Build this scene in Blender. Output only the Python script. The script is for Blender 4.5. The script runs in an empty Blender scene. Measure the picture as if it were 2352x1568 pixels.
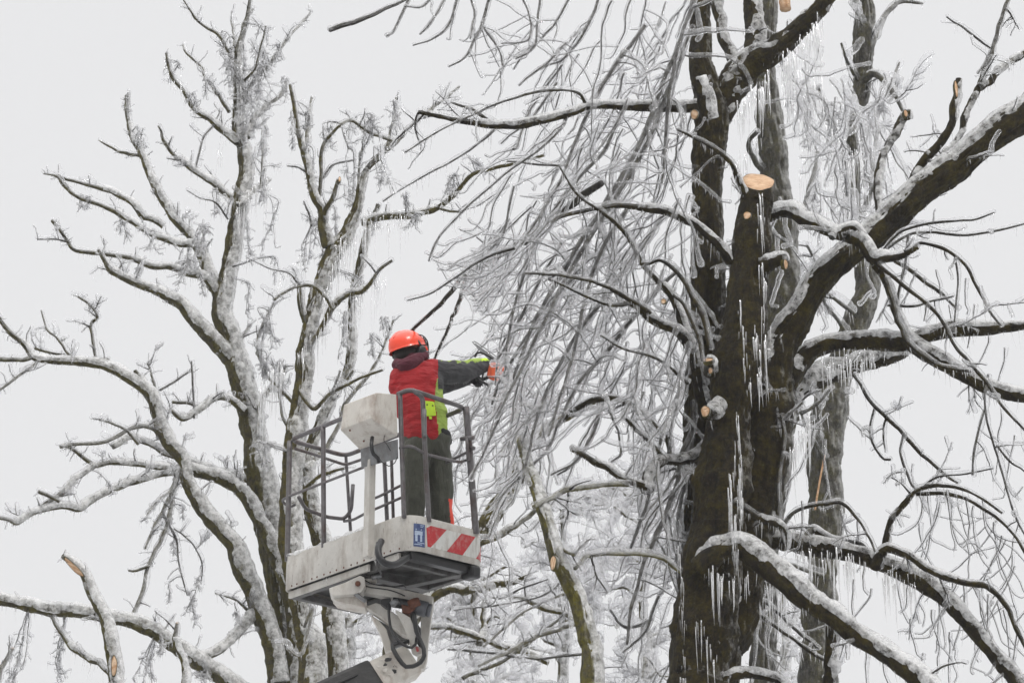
import bpy, bmesh, math
import numpy as np
from mathutils import Vector
PI = math.pi
SC = bpy.context.scene
COL = SC.collection
rng = np.random.default_rng(11)

# ------------------------------------------------------------------ camera
PITCH = math.radians(22.0)
CAMZ = 1.6
LENS = 95.0
cam_d = bpy.data.cameras.new('camera'); cam = bpy.data.objects.new('camera', cam_d); COL.objects.link(cam)
cam.location = (0, 0, CAMZ); cam.rotation_euler = (PI/2 + PITCH, 0, 0)
cam_d.lens = LENS; cam_d.sensor_width = 36; cam_d.clip_start = 0.1; cam_d.clip_end = 3000
cam_d.dof.use_dof = True; cam_d.dof.focus_distance = 19.8; cam_d.dof.aperture_fstop = 8.0
SC.camera = cam

# ------------------------------------------------------------------ sky, sun, exposure
SUN_EL, SUN_AZ = math.radians(48), math.radians(150)
wd = bpy.data.worlds.new('World'); SC.world = wd; wd.use_nodes = True
nt = wd.node_tree; nt.nodes.clear()
sky = nt.nodes.new('ShaderNodeTexSky'); sky.sky_type = 'NISHITA'; sky.sun_disc = False
sky.sun_elevation = SUN_EL; sky.sun_rotation = SUN_AZ; sky.dust_density = 5; sky.air_density = 1.5
ms = nt.nodes.new('ShaderNodeMixRGB'); ms.blend_type = 'MULTIPLY'; ms.inputs[0].default_value = 1
ms.inputs[2].default_value = (0.1, 0.1, 0.1, 1)
mx = nt.nodes.new('ShaderNodeMixRGB'); mx.inputs[0].default_value = 0.965     # a closed overcast over the clear sky
mx.inputs[2].default_value = (0.835, 0.835, 0.843, 1)
bg = nt.nodes.new('ShaderNodeBackground'); bg.inputs[1].default_value = 1.0
ow = nt.nodes.new('ShaderNodeOutputWorld')
nt.links.new(sky.outputs[0], ms.inputs[1]); nt.links.new(ms.outputs[0], mx.inputs[1])
tc = nt.nodes.new('ShaderNodeTexCoord'); sx = nt.nodes.new('ShaderNodeSeparateXYZ'); mr = nt.nodes.new('ShaderNodeMapRange')   # an overcast sky is brightest overhead
nt.links.new(tc.outputs['Generated'], sx.inputs[0]); nt.links.new(sx.outputs['Z'], mr.inputs['Value'])
mr.interpolation_type = 'SMOOTHSTEP'
for k_, v_ in (('From Min', 0.5), ('From Max', 1.0), ('To Min', 1.0), ('To Max', 2.9)): mr.inputs[k_].default_value = v_
nt.links.new(mr.outputs[0], bg.inputs[1])
nt.links.new(mx.outputs[0], bg.inputs[0]); nt.links.new(bg.outputs[0], ow.inputs[0])
sd = bpy.data.lights.new('sun', 'SUN'); sd.energy = 1.3; sd.angle = math.radians(14); sd.color = (1, 0.97, 0.93)
sun = bpy.data.objects.new('sun', sd); COL.objects.link(sun)
sun.rotation_euler = (PI/2 - SUN_EL, 0, math.radians(30))     # veiled sun, behind the right shoulder
SC.view_settings.view_transform = 'Standard'; SC.view_settings.look = 'None'
SC.view_settings.exposure = 0.0; SC.view_settings.gamma = 1.0
cy = SC.cycles
cy.max_bounces = 14; cy.diffuse_bounces = 3; cy.glossy_bounces = 4; cy.transmission_bounces = 12
cy.transparent_max_bounces = 32; cy.volume_bounces = 0
cy.caustics_reflective = True; cy.caustics_refractive = True; cy.blur_glossy = 0.5
cy.sample_clamp_indirect = 6
cy.use_denoising = True; cy.denoiser = 'OPENIMAGEDENOISE'; cy.denoising_input_passes = 'RGB_ALBEDO_NORMAL'; cy.denoising_prefilter = 'ACCURATE'
cy.use_adaptive_sampling = True; cy.adaptive_threshold = 0.008

# ------------------------------------------------------------------ photo pixels (2352 x 1568) to points in the place
FPX = LENS/36*2352
FW = np.array([0, math.cos(PITCH), math.sin(PITCH)]); UP = np.array([0, -math.sin(PITCH), math.cos(PITCH)]); RT = np.array([1.0, 0, 0])
C0 = np.array([0, 0, CAMZ])
def ray(u, v): return FW + RT*((u-1176)/FPX) + UP*((784-v)/FPX)
def P(u, v, Y):
    d = ray(u, v); return C0 + d*(Y/d[1])
def PZ(u, v, z):
    d = ray(u, v); return C0 + d*((z-CAMZ)/d[2])
def MPP(v, Y): return Y/ray(1176, v)[1]/FPX      # metres per photo pixel there

# ------------------------------------------------------------------ materials
def nodes(name):
    m = bpy.data.materials.new(name); m.use_nodes = True
    t = m.node_tree; t.nodes.clear()
    o = t.nodes.new('ShaderNodeOutputMaterial'); b = t.nodes.new('ShaderNodeBsdfPrincipled')
    t.links.new(b.outputs[0], o.inputs[0])
    return m, t, b, o
def nz(t, scale, detail=4, rough=0.6, coord=None, vec=None):
    n = t.nodes.new('ShaderNodeTexNoise'); n.inputs['Scale'].default_value = scale
    n.inputs['Detail'].default_value = detail; n.inputs['Roughness'].default_value = rough
    if vec is not None: t.links.new(vec, n.inputs['Vector'])
    else:
        c = t.nodes.new('ShaderNodeTexCoord'); t.links.new(c.outputs['Object'], n.inputs['Vector'])
    return n.outputs['Fac']
def ramp(t, fac, stops, interp='LINEAR'):
    r = t.nodes.new('ShaderNodeValToRGB'); r.color_ramp.interpolation = interp
    e = r.color_ramp.elements
    while len(e) < len(stops): e.new(0.5)
    for k, (p, c) in enumerate(stops):
        e[k].position = p; e[k].color = (c, c, c, 1) if not isinstance(c, tuple) else (*c, 1)
    t.links.new(fac, r.inputs[0]); return r.outputs[0]
def mix(t, fac, a, b):
    n = t.nodes.new('ShaderNodeMixRGB')
    for k, x in enumerate((fac, a, b)):
        if isinstance(x, (int, float)): n.inputs[k].default_value = x if k == 0 else (x, x, x, 1)
        elif isinstance(x, tuple): n.inputs[k].default_value = (*x, 1)
        else: t.links.new(x, n.inputs[k])
    return n.outputs[0]
def mth(t, op, a, b=None):
    n = t.nodes.new('ShaderNodeMath'); n.operation = op
    for k, x in enumerate((a, b)):
        if x is None: continue
        if isinstance(x, (int, float)): n.inputs[k].default_value = x
        else: t.links.new(x, n.inputs[k])
    return n.outputs[0]
def bump(t, b, h, strength=0.5, dist=0.01):
    n = t.nodes.new('ShaderNodeBump'); n.inputs['Strength'].default_value = strength; n.inputs['Distance'].default_value = dist
    t.links.new(h, n.inputs['Height']); t.links.new(n.outputs[0], b.inputs['Normal']); return n
def stretch(t, sx, sy, sz):
    c = t.nodes.new('ShaderNodeTexCoord'); m = t.nodes.new('ShaderNodeMapping')
    m.inputs['Scale'].default_value = (sx, sy, sz); t.links.new(c.outputs['Object'], m.inputs[0]); return m.outputs[0]

def bark_mat(name, dark, mid, moss, mossamt, glaze, lichen=0.3, wind=(0.85, -0.1, 0.6)):
    """bark with moss and lichen; a milky ice glaze lies on the windward and upper side"""
    m, t, b, o = nodes(name)
    vs = stretch(t, 1, 1, 0.3)
    n1 = nz(t, 38, 8, 0.8, vec=vs); n2 = nz(t, 7, 8, 0.75); n3 = nz(t, 55, 3, 0.7); n4 = nz(t, 18, 5, 0.75)
    c = mix(t, ramp(t, n1, [(0.42, 0.0), (0.58, 1.0)]), dark, mid)
    mm = mth(t, 'MULTIPLY', ramp(t, n2, [(0.5-mossamt*0.3, 0.0), (0.68-mossamt*0.2, 1.0)]), ramp(t, n4, [(0.4, 0.15), (0.6, 1.0)]))
    c = mix(t, mm, c, moss)
    li = mth(t, 'MULTIPLY', ramp(t, n3, [(0.6, 0.0), (0.68, 1.0)]), lichen)
    c = mix(t, li, c, (0.22, 0.24, 0.2))
    g = t.nodes.new('ShaderNodeNewGeometry')
    dp = t.nodes.new('ShaderNodeVectorMath'); dp.operation = 'DOT_PRODUCT'
    t.links.new(g.outputs['Normal'], dp.inputs[0]); w = np.array(wind)/np.linalg.norm(wind); dp.inputs[1].default_value = tuple(w)
    pat = mth(t, 'ADD', dp.outputs['Value'], mth(t, 'MULTIPLY', mth(t, 'SUBTRACT', mth(t, 'ADD', mth(t, 'MULTIPLY', n4, 0.6), mth(t, 'MULTIPLY', n2, 0.5)), 0.55), 2.2))
    pat = mth(t, 'ADD', mth(t, 'MULTIPLY', pat, 0.4), glaze*0.8-0.35)
    gl = ramp(t, pat, [(0.0, 0.0), (0.35, 1.0)])
    gl = mth(t, 'MULTIPLY', mth(t, 'MULTIPLY', gl, 0.85), ramp(t, n1, [(0.3, 0.6), (0.55, 1.0)]))
    ic = ramp(t, n3, [(0.3, (0.50, 0.50, 0.49)), (0.7, (0.74, 0.74, 0.73))])
    c = mix(t, gl, c, ic)
    t.links.new(c, b.inputs['Base Color'])
    b.inputs['Specular IOR Level'].default_value = 0.22
    rr = mix(t, gl, 0.62, 0.25); t.links.new(rr, b.inputs['Roughness'])
    h = mth(t, 'ADD', mth(t, 'MULTIPLY', n1, 1.0), mth(t, 'MULTIPLY', n3, 0.4))
    bump(t, b, h, 1.0, 0.035)
    return m
M = {}
M['bark_near'] = bark_mat('wet_dark_bark', (0.0022, 0.0017, 0.0013), (0.021, 0.0145, 0.009), (0.062, 0.047, 0.006), 0.45, 0.12, 0.14)
M['bark_left'] = bark_mat('mossy_glazed_bark', (0.016, 0.014, 0.010), (0.085, 0.073, 0.052), (0.115, 0.100, 0.022), 0.7, 0.44, 0.4)
M['bark_mid'] = bark_mat('olive_bark', (0.012, 0.011, 0.008), (0.075, 0.064, 0.042), (0.12, 0.10, 0.018), 0.75, 0.32, 0.4)
M['bark_snag'] = bark_mat('lichened_bark', (0.022, 0.020, 0.014), (0.115, 0.102, 0.070), (0.16, 0.14, 0.02), 0.7, 0.34, 0.5, (.9, -.1, .4))
M['bark_grey'] = bark_mat('grey_bark', (0.035, 0.033, 0.030), (0.12, 0.115, 0.105), (0.10, 0.09, 0.03), 0.35, 0.30, 0.7)
M['twig'] = bark_mat('twig_bark', (0.014, 0.011, 0.010), (0.05, 0.042, 0.036), (0.06, 0.055, 0.02), 0.2, 0.0, 0.2)

def ice_mat(name, milk, clear=0.55, rough=0.05, bs=0.8, bscale=38, white=(0.97, 0.97, 0.965), sides=0.92, lo=0.12):
    """clear ice with trapped air: see-through in its middle, glassy at its rims, milky in patches"""
    m, t, b, o = nodes(name)
    b.inputs['Base Color'].default_value = (0.97, 0.975, 0.98, 1); b.inputs['Transmission Weight'].default_value = 1
    b.inputs['IOR'].default_value = 1.31; b.inputs['Roughness'].default_value = rough
    n = nz(t, bscale, 3, 0.6); n2 = nz(t, bscale*3.3, 2, 0.6)
    h = mth(t, 'ADD', n, mth(t, 'MULTIPLY', n2, 0.4))
    bp = bump(t, b, h, bs, 0.012)
    lw = t.nodes.new('ShaderNodeLayerWeight'); lw.inputs[0].default_value = 0.35; t.links.new(bp.outputs[0], lw.inputs['Normal'])
    tp = t.nodes.new('ShaderNodeBsdfTransparent'); tp.inputs[0].default_value = (0.975, 0.975, 0.98, 1)
    cl = t.nodes.new('ShaderNodeMixShader')
    t.links.new(ramp(t, lw.outputs['Facing'], [(0.30, 1-clear), (sides, 1.0)]), cl.inputs[0])
    t.links.new(tp.outputs[0], cl.inputs[1]); t.links.new(b.outputs[0], cl.inputs[2])
    d = t.nodes.new('ShaderNodeBsdfPrincipled'); d.inputs['Base Color'].default_value = (*white, 1); d.inputs['Roughness'].default_value = 0.12; d.inputs['IOR'].default_value = 1.31
    tr = t.nodes.new('ShaderNodeBsdfTranslucent'); tr.inputs[0].default_value = (*white, 1)
    a = t.nodes.new('ShaderNodeMixShader'); a.inputs[0].default_value = 0.45
    t.links.new(d.outputs[0], a.inputs[1]); t.links.new(tr.outputs[0], a.inputs[2]); t.links.new(bp.outputs[0], d.inputs['Normal'])
    x = t.nodes.new('ShaderNodeMixShader')
    f = mth(t, 'MULTIPLY', ramp(t, nz(t, bscale*0.6, 4, 0.7), [(0.36, lo), (0.62, 1.0)]), milk)
    t.links.new(f, x.inputs[0]); t.links.new(cl.outputs[0], x.inputs[1]); t.links.new(a.outputs[0], x.inputs[2])
    t.links.new(x.outputs[0], o.inputs[0])
    return m
M['ice'] = ice_mat('clear_ice', 0.24, 0.85)
M['rime'] = ice_mat('milky_ice', 0.88, 0.90, rough=0.08, bscale=24, lo=0.15, bs=0.9)
M['icicle'] = ice_mat('icicle_ice', 0.38, 0.6, bs=0.1, lo=.5)

def flat(name, col, rough=0.5, metal=0.0, var=0.15, scale=12, bs=0.15, dirt=None, dirtamt=0.5, dscale=5, stre=(1, 1, 0.35), coat=0.0):
    m, t, b, o = nodes(name)
    n = nz(t, scale, 5, 0.65)
    c = ramp(t, n, [(0.3, tuple(x*(1-var) for x in col)), (0.7, tuple(min(1, x*(1+var)) for x in col))])
    if dirt:
        dn = nz(t, dscale, 7, 0.72, vec=stretch(t, *stre))
        c = mix(t, mth(t, 'MULTIPLY', ramp(t, dn, [(0.48, 0.0), (0.66, 1.0)]), dirtamt), c, dirt)
        dn2 = nz(t, dscale*9, 3, 0.6)
        c = mix(t, mth(t, 'MULTIPLY', ramp(t, dn2, [(0.64, 0.0), (0.70, 1.0)]), dirtamt), c, dirt)
    t.links.new(c, b.inputs['Base Color'])
    b.inputs['Roughness'].default_value = rough; b.inputs['Metallic'].default_value = metal
    b.inputs['Coat Weight'].default_value = coat
    bump(t, b, nz(t, scale*5, 3, 0.6), bs, 0.005)
    return m
M['white'] = flat('weathered_white_paint', (0.50, 0.48, 0.44), 0.5, 0, 0.1, 6, 0.1, (0.16, 0.11, 0.07), 0.45, 6)
M['white_dirty'] = flat('stained_white_paint', (0.54, 0.51, 0.46), 0.5, 0, 0.08, 8, 0.1, (0.20, 0.12, 0.08), 0.5, 11, (1, 1, .5))
M['under'] = flat('underside_metal', (0.10, 0.098, 0.095), 0.6, 0.0, 0.3, 8, 0.2, (0.02, 0.016, 0.012), 0.8, 5, (1, 1, 1))
M['rail'] = flat('worn_steel_tube', (0.13, 0.122, 0.124), 0.38, 0.3, 0.3, 20, 0.2, (0.055, 0.026, 0.018), 0.8, 9, (1, 1, 0.5))
M['steel'] = flat('galvanised_steel', (0.20, 0.205, 0.21), 0.4, 0.5, 0.2, 25, 0.1, (0.09, 0.06, 0.04), 0.4, 8)
M['black'] = flat('black_rubber', (0.012, 0.012, 0.013), 0.35, 0, 0.3, 20, 0.1)
M['boomblack'] = flat('scuffed_black_paint', (0.014, 0.014, 0.014), 0.45, 0, 0.4, 30, 0.15, (0.11, 0.105, 0.10), 0.35, 10, (0.35, 1, 1.5))
M['motor'] = flat('grey_motor', (0.085, 0.09, 0.10), 0.45, 0.2)
M['redpaint'] = flat('red_reflective', (0.42, 0.016, 0.020), 0.35, 0, 0.12, 8, 0.05, (0.40, 0.33, 0.3), 0.5, 22, (1, 1, 0.6))
M['whitepaint'] = flat('white_reflective', (0.56, 0.56, 0.53), 0.35, 0, 0.08, 8, 0.05, (0.22, 0.17, 0.12), 0.6, 12, (2, 2, 0.3))
M['blue'] = flat('blue_sticker', (0.045, 0.07, 0.18), 0.4, 0, 0.3, 60, 0.05, (0.12, 0.16, 0.28), 0.5, 30, (1, 1, 1))
M['paleblue'] = flat('pale_print', (0.38, 0.45, 0.56), 0.4, 0, 0.2, 60)
M['rust'] = flat('rust', (0.12, 0.045, 0.025), 0.8, 0, 0.4, 40)
M['snow'] = flat('snow_ground', (0.58, 0.59, 0.61), 0.8, 0, 0.1, 0.3, 0.3, (0.25, 0.24, 0.23), 0.5, 0.2, (1, 1, 1))
def cut_mat():
    m, t, b, o = nodes('fresh_cut_wood')
    w = t.nodes.new('ShaderNodeTexWave'); w.wave_type = 'BANDS'; w.bands_direction = 'Y'
    w.inputs['Scale'].default_value = 18; w.inputs['Distortion'].default_value = 5; w.inputs['Detail'].default_value = 4
    c = t.nodes.new('ShaderNodeTexCoord'); t.links.new(c.outputs['Object'], w.inputs[0])
    col = ramp(t, w.outputs['Fac'], [(0.0, (0.46, 0.27, 0.14)), (0.5, (0.60, 0.41, 0.25)), (1.0, (0.68, 0.5, 0.34))])
    col = mix(t, ramp(t, nz(t, 14, 6, .75), [(0.42, 0.0), (0.68, 0.75)]), col, (0.36, 0.18, 0.085))
    col = mix(t, ramp(t, nz(t, 9, 2, vec=stretch(t, 1, 9, 9)), [(0.63, 0.0), (0.66, 0.8)]), col, (0.16, 0.08, 0.04))
    t.links.new(col, b.inputs['Base Color']); b.inputs['Roughness'].default_value = 0.7
    bump(t, b, w.outputs['Fac'], 0.3, 0.004)
    return m
M['cut'] = cut_mat()
def cloth(name, col, rough=0.9, fold=14, fs=0.9, var=0.12, ang=(1.2, 1, 3.0), stain=None):
    m, t, b, o = nodes(name)
    n = nz(t, 9, 5, 0.6)
    c = ramp(t, n, [(0.3, tuple(x*(1-var) for x in col)), (0.7, tuple(x*(1+var) for x in col))])
    if stain: c = mix(t, mth(t, 'MULTIPLY', ramp(t, nz(t, 7, 6, 0.7), [(0.5, 0.0), (0.65, 1.0)]), 0.6), c, stain)
    t.links.new(c, b.inputs['Base Color']); b.inputs['Roughness'].default_value = rough
    b.inputs['Sheen Weight'].default_value = 0.05
    mp = t.nodes.new('ShaderNodeMapping'); mp.inputs['Rotation'].default_value = (0, math.radians(28), 0); mp.inputs['Scale'].default_value = ang
    cc = t.nodes.new('ShaderNodeTexCoord'); t.links.new(cc.outputs['Object'], mp.inputs[0])
    f = nz(t, fold*0.45, 3, 0.5, vec=mp.outputs[0]); f2 = nz(t, 220, 2, 0.5)
    bump(t, b, mth(t, 'ADD', f, mth(t, 'MULTIPLY', f2, 0.02)), fs, 0.05)
    return m
M['red'] = cloth('red_fleece', (0.35, 0.010, 0.014))
M['maroon'] = cloth('maroon_hood', (0.085, 0.012, 0.024))
M['grey'] = cloth('charcoal_sleeve', (0.045, 0.045, 0.048))
M['lime'] = cloth('dull_lime_panel', (0.29, 0.40, 0.07), stain=(0.12, 0.16, 0.05))
M['limebright'] = cloth('bright_lime', (0.50, 0.72, 0.04), fs=0.3)
M['trousers'] = cloth('olive_trousers', (0.062, 0.064, 0.047), fs=0.8, stain=(0.035, 0.036, 0.028), ang=(3.2, 2.5, .9))
M['blackcloth'] = cloth('black_cloth', (0.012, 0.012, 0.013), fs=0.3)
M['orange'] = flat('orange_red_stripe', (0.80, 0.055, 0.02), 0.5, 0, 0.06)
M['helmet'] = flat('orange_red_shell', (0.86, 0.060, 0.018), 0.28, 0, 0.04, 6, 0.02, coat=0.3)
M['sawshell'] = flat('orange_saw_shell', (0.62, 0.09, 0.02), 0.4, 0, 0.1)
M['skin'] = flat('skin', (0.45, 0.24, 0.17), 0.5, 0, 0.06)
M['hair'] = flat('dark_hair', (0.015, 0.011, 0.009), 0.6, 0, 0.4, 80, 0.5)

# ------------------------------------------------------------------ object helpers
def tag(o, label, cat, group=None, kind=None):
    if label: o['label'] = label
    if cat: o['category'] = cat
    if group: o['group'] = group
    if kind: o['kind'] = kind
    return o
def empty(name, loc, label, cat, group=None):
    o = bpy.data.objects.new(name, None); COL.objects.link(o); o.location = tuple(loc); o.empty_display_size = 0.3
    return tag(o, label, cat, group)
BASE = {}
def base(o):
    """world position of an object built here (every parent is moved only)"""
    p = np.zeros(3)
    while o is not None: p = p + np.array(o.location); o = o.parent
    return p
def link_mesh(name, me, mats, parent=None, smooth=True):
    for m in (mats if isinstance(mats, (list, tuple)) else [mats]): me.materials.append(M[m] if isinstance(m, str) else m)
    o = bpy.data.objects.new(name, me); COL.objects.link(o)
    if parent is not None: o.parent = parent
    if smooth and len(me.polygons): me.polygons.foreach_set('use_smooth', np.ones(len(me.polygons), bool))
    me.update()
    return o

class Geo:
    """collects tubes and quads in world space as numpy arrays"""
    def __init__(s): s.v = []; s.q = []; s.mi = []; s.n = 0
    def grid(s, V, mat=0, caps=True):            # V: rings x sides x 3
        R, S, _ = V.shape
        i = s.n + np.arange(R*S).reshape(R, S)
        a = i[:-1]; b = i[1:]
        q = np.stack([a, np.roll(a, -1, 1), np.roll(b, -1, 1), b], -1).reshape(-1, 4)
        s.v.append(V.reshape(-1, 3)); s.n += R*S; s.q.append(q); s.mi.append(np.full(len(q), mat))
        if caps:
            for r, flip in ((0, 1), (R-1, 0)):
                c = V[r].mean(0)[None]; ci = s.n; s.v.append(c); s.n += 1
                k = i[r]; kn = np.roll(k, -1)
                cc = np.full(S, ci)
                f = np.stack([kn, k, cc, cc], -1) if flip else np.stack([k, kn, cc, cc], -1)
                s.q.append(f); s.mi.append(np.full(S, mat))
    def mesh(s, name, org):
        me = bpy.data.meshes.new(name)
        if not s.v: return me
        V = np.concatenate(s.v) - org; Q = np.concatenate(s.q); MI = np.concatenate(s.mi)
        tri = Q[:, 2] == Q[:, 3]
        tot = np.where(tri, 3, 4); st = np.concatenate([[0], np.cumsum(tot)[:-1]])
        keep = np.ones(Q.shape, bool); keep[tri, 3] = False
        li = Q[keep]
        me.vertices.add(len(V)); me.vertices.foreach_set('co', V.astype(np.float32).ravel())
        me.loops.add(len(li)); me.loops.foreach_set('vertex_index', li.astype(np.int32))
        me.polygons.add(len(Q)); me.polygons.foreach_set('loop_start', st.astype(np.int32)); me.polygons.foreach_set('loop_total', tot.astype(np.int32))
        me.polygons.foreach_set('material_index', MI.astype(np.int32))
        me.update(calc_edges=True)
        return me
    def build(s, name, mats, parent=None, smooth=True):
        org = base(parent) if parent is not None else np.zeros(3)
        o = link_mesh(name, s.mesh(name, org), mats, parent, smooth)
        if name.startswith('icicle') or name == 'frozen_drips': o['kind'] = 'stuff'      # past counting
        return o

def frames(p):
    t = np.gradient(p, axis=0); t /= np.linalg.norm(t, axis=1)[:, None] + 1e-9
    ax = np.abs(t).max(0).argmin(); ref = np.zeros(3); ref[ax] = 1
    a = np.cross(t, ref); a /= np.linalg.norm(a, axis=1)[:, None] + 1e-9
    b = np.cross(t, a)
    return t, a, b
def resample(p, r, step):
    """smooth (Catmull-Rom) polyline p with radii r at roughly even steps"""
    p = np.asarray(p, float); r = np.asarray(r, float)
    if len(p) > 2:
        q = np.vstack([2*p[0]-p[1], p, 2*p[-1]-p[-2]]); out = []; ro = []
        for i in range(len(p)-1):
            L = np.linalg.norm(p[i+1]-p[i]); n = max(1, int(L/step)); s = np.arange(n)[:, None]/n
            a, b, c, d = q[i], q[i+1], q[i+2], q[i+3]
            out.append(0.5*((2*b) + (c-a)*s + (2*a-5*b+4*c-d)*s**2 + (3*b-a-3*c+d)*s**3)); ro.append(r[i] + (r[i+1]-r[i])*s[:, 0])
        out.append(p[-1:]); ro.append(r[-1:])
        return np.vstack(out), np.concatenate(ro)
    L = np.linalg.norm(p[1]-p[0]); n = max(2, int(L/step)+1); s = np.linspace(0, 1, n)
    return p[0] + (p[1]-p[0])*s[:, None], r[0] + (r[1]-r[0])*s
def snoise(n, corr, amp):
    """smooth 1-D noise"""
    k = max(2, int(n/max(corr, 1))+2)
    return np.interp(np.linspace(0, k-1, n), np.arange(k), rng.normal(0, amp, k))
def field(n, sides, ca, cb):
    """smooth random field over the tube's wall: correlation ca along, cb around"""
    m = rng.normal(0, 1, (max(2, int(n/ca)+2), max(3, int(sides/cb)))); m = np.concatenate([m, m[:, :1]], 1)
    x = np.linspace(0, m.shape[0]-1.001, n); y = np.linspace(0, m.shape[1]-1, sides, endpoint=False)
    xi = x.astype(int); yi = y.astype(int); fx = (x-xi)[:, None]; fy = (y-yi)[None]
    return m[xi][:, yi]*(1-fx)*(1-fy) + m[xi+1][:, yi]*fx*(1-fy) + m[xi][:, yi+1]*(1-fx)*fy + m[xi+1][:, yi+1]*fx*fy
def tube(g, p, r, sides=8, mat=0, rough=0.0, off=None, furrow=0.0):
    t, a, b = frames(p); n = len(p)
    th = np.arange(sides)/sides*2*PI
    R = r[:, None]*np.ones(sides)
    if rough:
        nn = field(n, sides, 8, 3)*.6 + field(n, sides, 3, 3)*.5 + field(n, sides, 1.3, 1.3)*.35
        R = R*(1 + rough*nn)
    if furrow:
        f = -np.abs(field(n, sides, 5, 1.6))*1.0 - np.abs(field(n, sides, 2, 2.2))*.5 + field(n, sides, 1.1, 1.1)*.25
        R = R + furrow*(f+.7)
    c = p if off is None else p + off
    V = c[:, None] + R[..., None]*(np.cos(th)[None, :, None]*a[:, None] + np.sin(th)[None, :, None]*b[:, None])
    g.grid(V, mat)
    return R
WIND = np.array([0.55, -0.15, 0.8]); WIND /= np.linalg.norm(WIND)
def ice_sleeve(g, p, r, thick, mat=0, sides=7, bulb=True, offk=1.0, beads=0.10):
    """a lumpy sleeve of ice on the windward/upper side of a twig"""
    n = len(p)
    if n < 3: return
    t, a, b = frames(p)
    w = WIND[None] - (t@WIND)[:, None]*t
    wl = np.linalg.norm(w, axis=1)[:, None]; w = w/(wl+1e-6)*np.minimum(1, wl*1.5)
    th = thick*(1 + snoise(n, 7, 0.22) + snoise(n, 2.2, beads)); th = np.clip(th, thick*0.3, thick*2)*np.linspace(1.1, .78, n)
    bigk = np.clip((r-0.006)/0.006, 0, 1)
    R = (r*0.55 + th)*(1-bigk) + (r*0.78 + th*0.62)*bigk
    offr = (th*offk)*(1-bigk) + (r*0.42 + th*0.55)*bigk
    if bulb:
        e = np.linspace(0, 1, n); L = np.linalg.norm(p[-1]-p[0])
        k = np.exp(-((1-e)*L/(thick*2.2))**2)
        R = R*(1+0.28*k)
    # rounded ends
    ext = t[-1]*R[-1]*0.7
    c = p + w*offr[:, None]
    c = np.vstack([c[:1]-t[:1]*R[0]*0.3, c, c[-1:]+ext*0.6, c[-1:]+ext])
    R2 = np.concatenate([[R[0]*0.4], R, [R[-1]*0.8], [R[-1]*0.3]])
    tube(g, c, R2, sides, mat, 0.05)
def crust(g, p, R0, thick, mat=0, cover=0.25, w=None):
    """a shell of ice on the windward side of a thick limb, following its bark; elsewhere it lies inside the wood"""
    n, sides = R0.shape; t, a, b = frames(p)
    th = np.arange(sides)/sides*2*PI
    N = np.cos(th)[None, :, None]*a[:, None] + np.sin(th)[None, :, None]*b[:, None]
    d = N@(WIND if w is None else w)
    lum = np.clip(snoise(n, 6, 0.18)[:, None] + field(n, sides, 3, 2)*.22 + field(n, sides, 1.2, 1.2)*.16, -1, .45)
    k = np.clip(d + cover + lum*0.7, -.05, 1)
    sm = (R0 + np.roll(R0, 1, 1) + np.roll(R0, -1, 1))/3
    R = np.where(k > 0, np.maximum(sm, R0) - .003 + thick*np.minimum(1, k*2.2)*(0.85+0.5*lum), R0 - .006)
    V = p[:, None] + R[..., None]*N
    g.grid(V, mat)
def icicle(g, base_, L, r, mat=0, sides=5, lean=None):
    n = 5; s = np.linspace(0, 1, n)
    ln = rng.normal(0, 0.05, 2) if lean is None else lean
    c = base_ + np.stack([ln[0]*L*s + ln[0]*L*s*s, ln[1]*L*s, -L*s], 1)
    R = r*np.array([1.0, 0.95, 0.72, 0.45, 0.12])*(1+rng.normal(0, 0.08, n))
    th = np.arange(sides)/sides*2*PI
    V = c[:, None] + R[:, None, None]*np.stack([np.cos(th), np.sin(th), np.zeros(sides)], 1)[None]
    g.grid(V, mat)
def fringe(g, p, r, dens, Lmean, rr=0.0035, Lmax=0.3, mat=0, clump=True):
    """icicles along the underside of a branch"""
    t, a, b = frames(p)
    seg = np.linalg.norm(np.diff(p, axis=0), axis=1); L = seg.sum()
    n = rng.poisson(dens*L)
    if n == 0: return
    cum = np.concatenate([[0], np.cumsum(seg)])
    x = rng.uniform(0, L, n)
    cl = 0.35 + 0.65*(np.interp(x, np.linspace(0, L, max(3, int(L/0.15))), rng.uniform(0, 1, max(3, int(L/0.15))))) if clump else np.ones(n)
    for xx, c in zip(x, cl):
        i = min(len(p)-2, np.searchsorted(cum, xx)-1); i = max(i, 0); f = (xx-cum[i])/(seg[i]+1e-9)
        q = p[i]*(1-f)+p[i+1]*f; tz = t[i][2]
        if abs(tz) > 0.93 and rng.random() < 0.7: continue
        rad = r[i]*math.sqrt(max(0.05, 1-tz*tz))
        l = min(Lmax, rng.exponential(Lmean)*c + Lmean*0.25)
        q = q + np.array([rng.normal(0, 0.3)*rad, -rng.uniform(0, 0.5)*rad, -rad*0.85])
        icicle(g, q, l, rr*rng.uniform(0.6, 1.3)*(0.7+0.3*min(2, l/Lmean)), mat)

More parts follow.
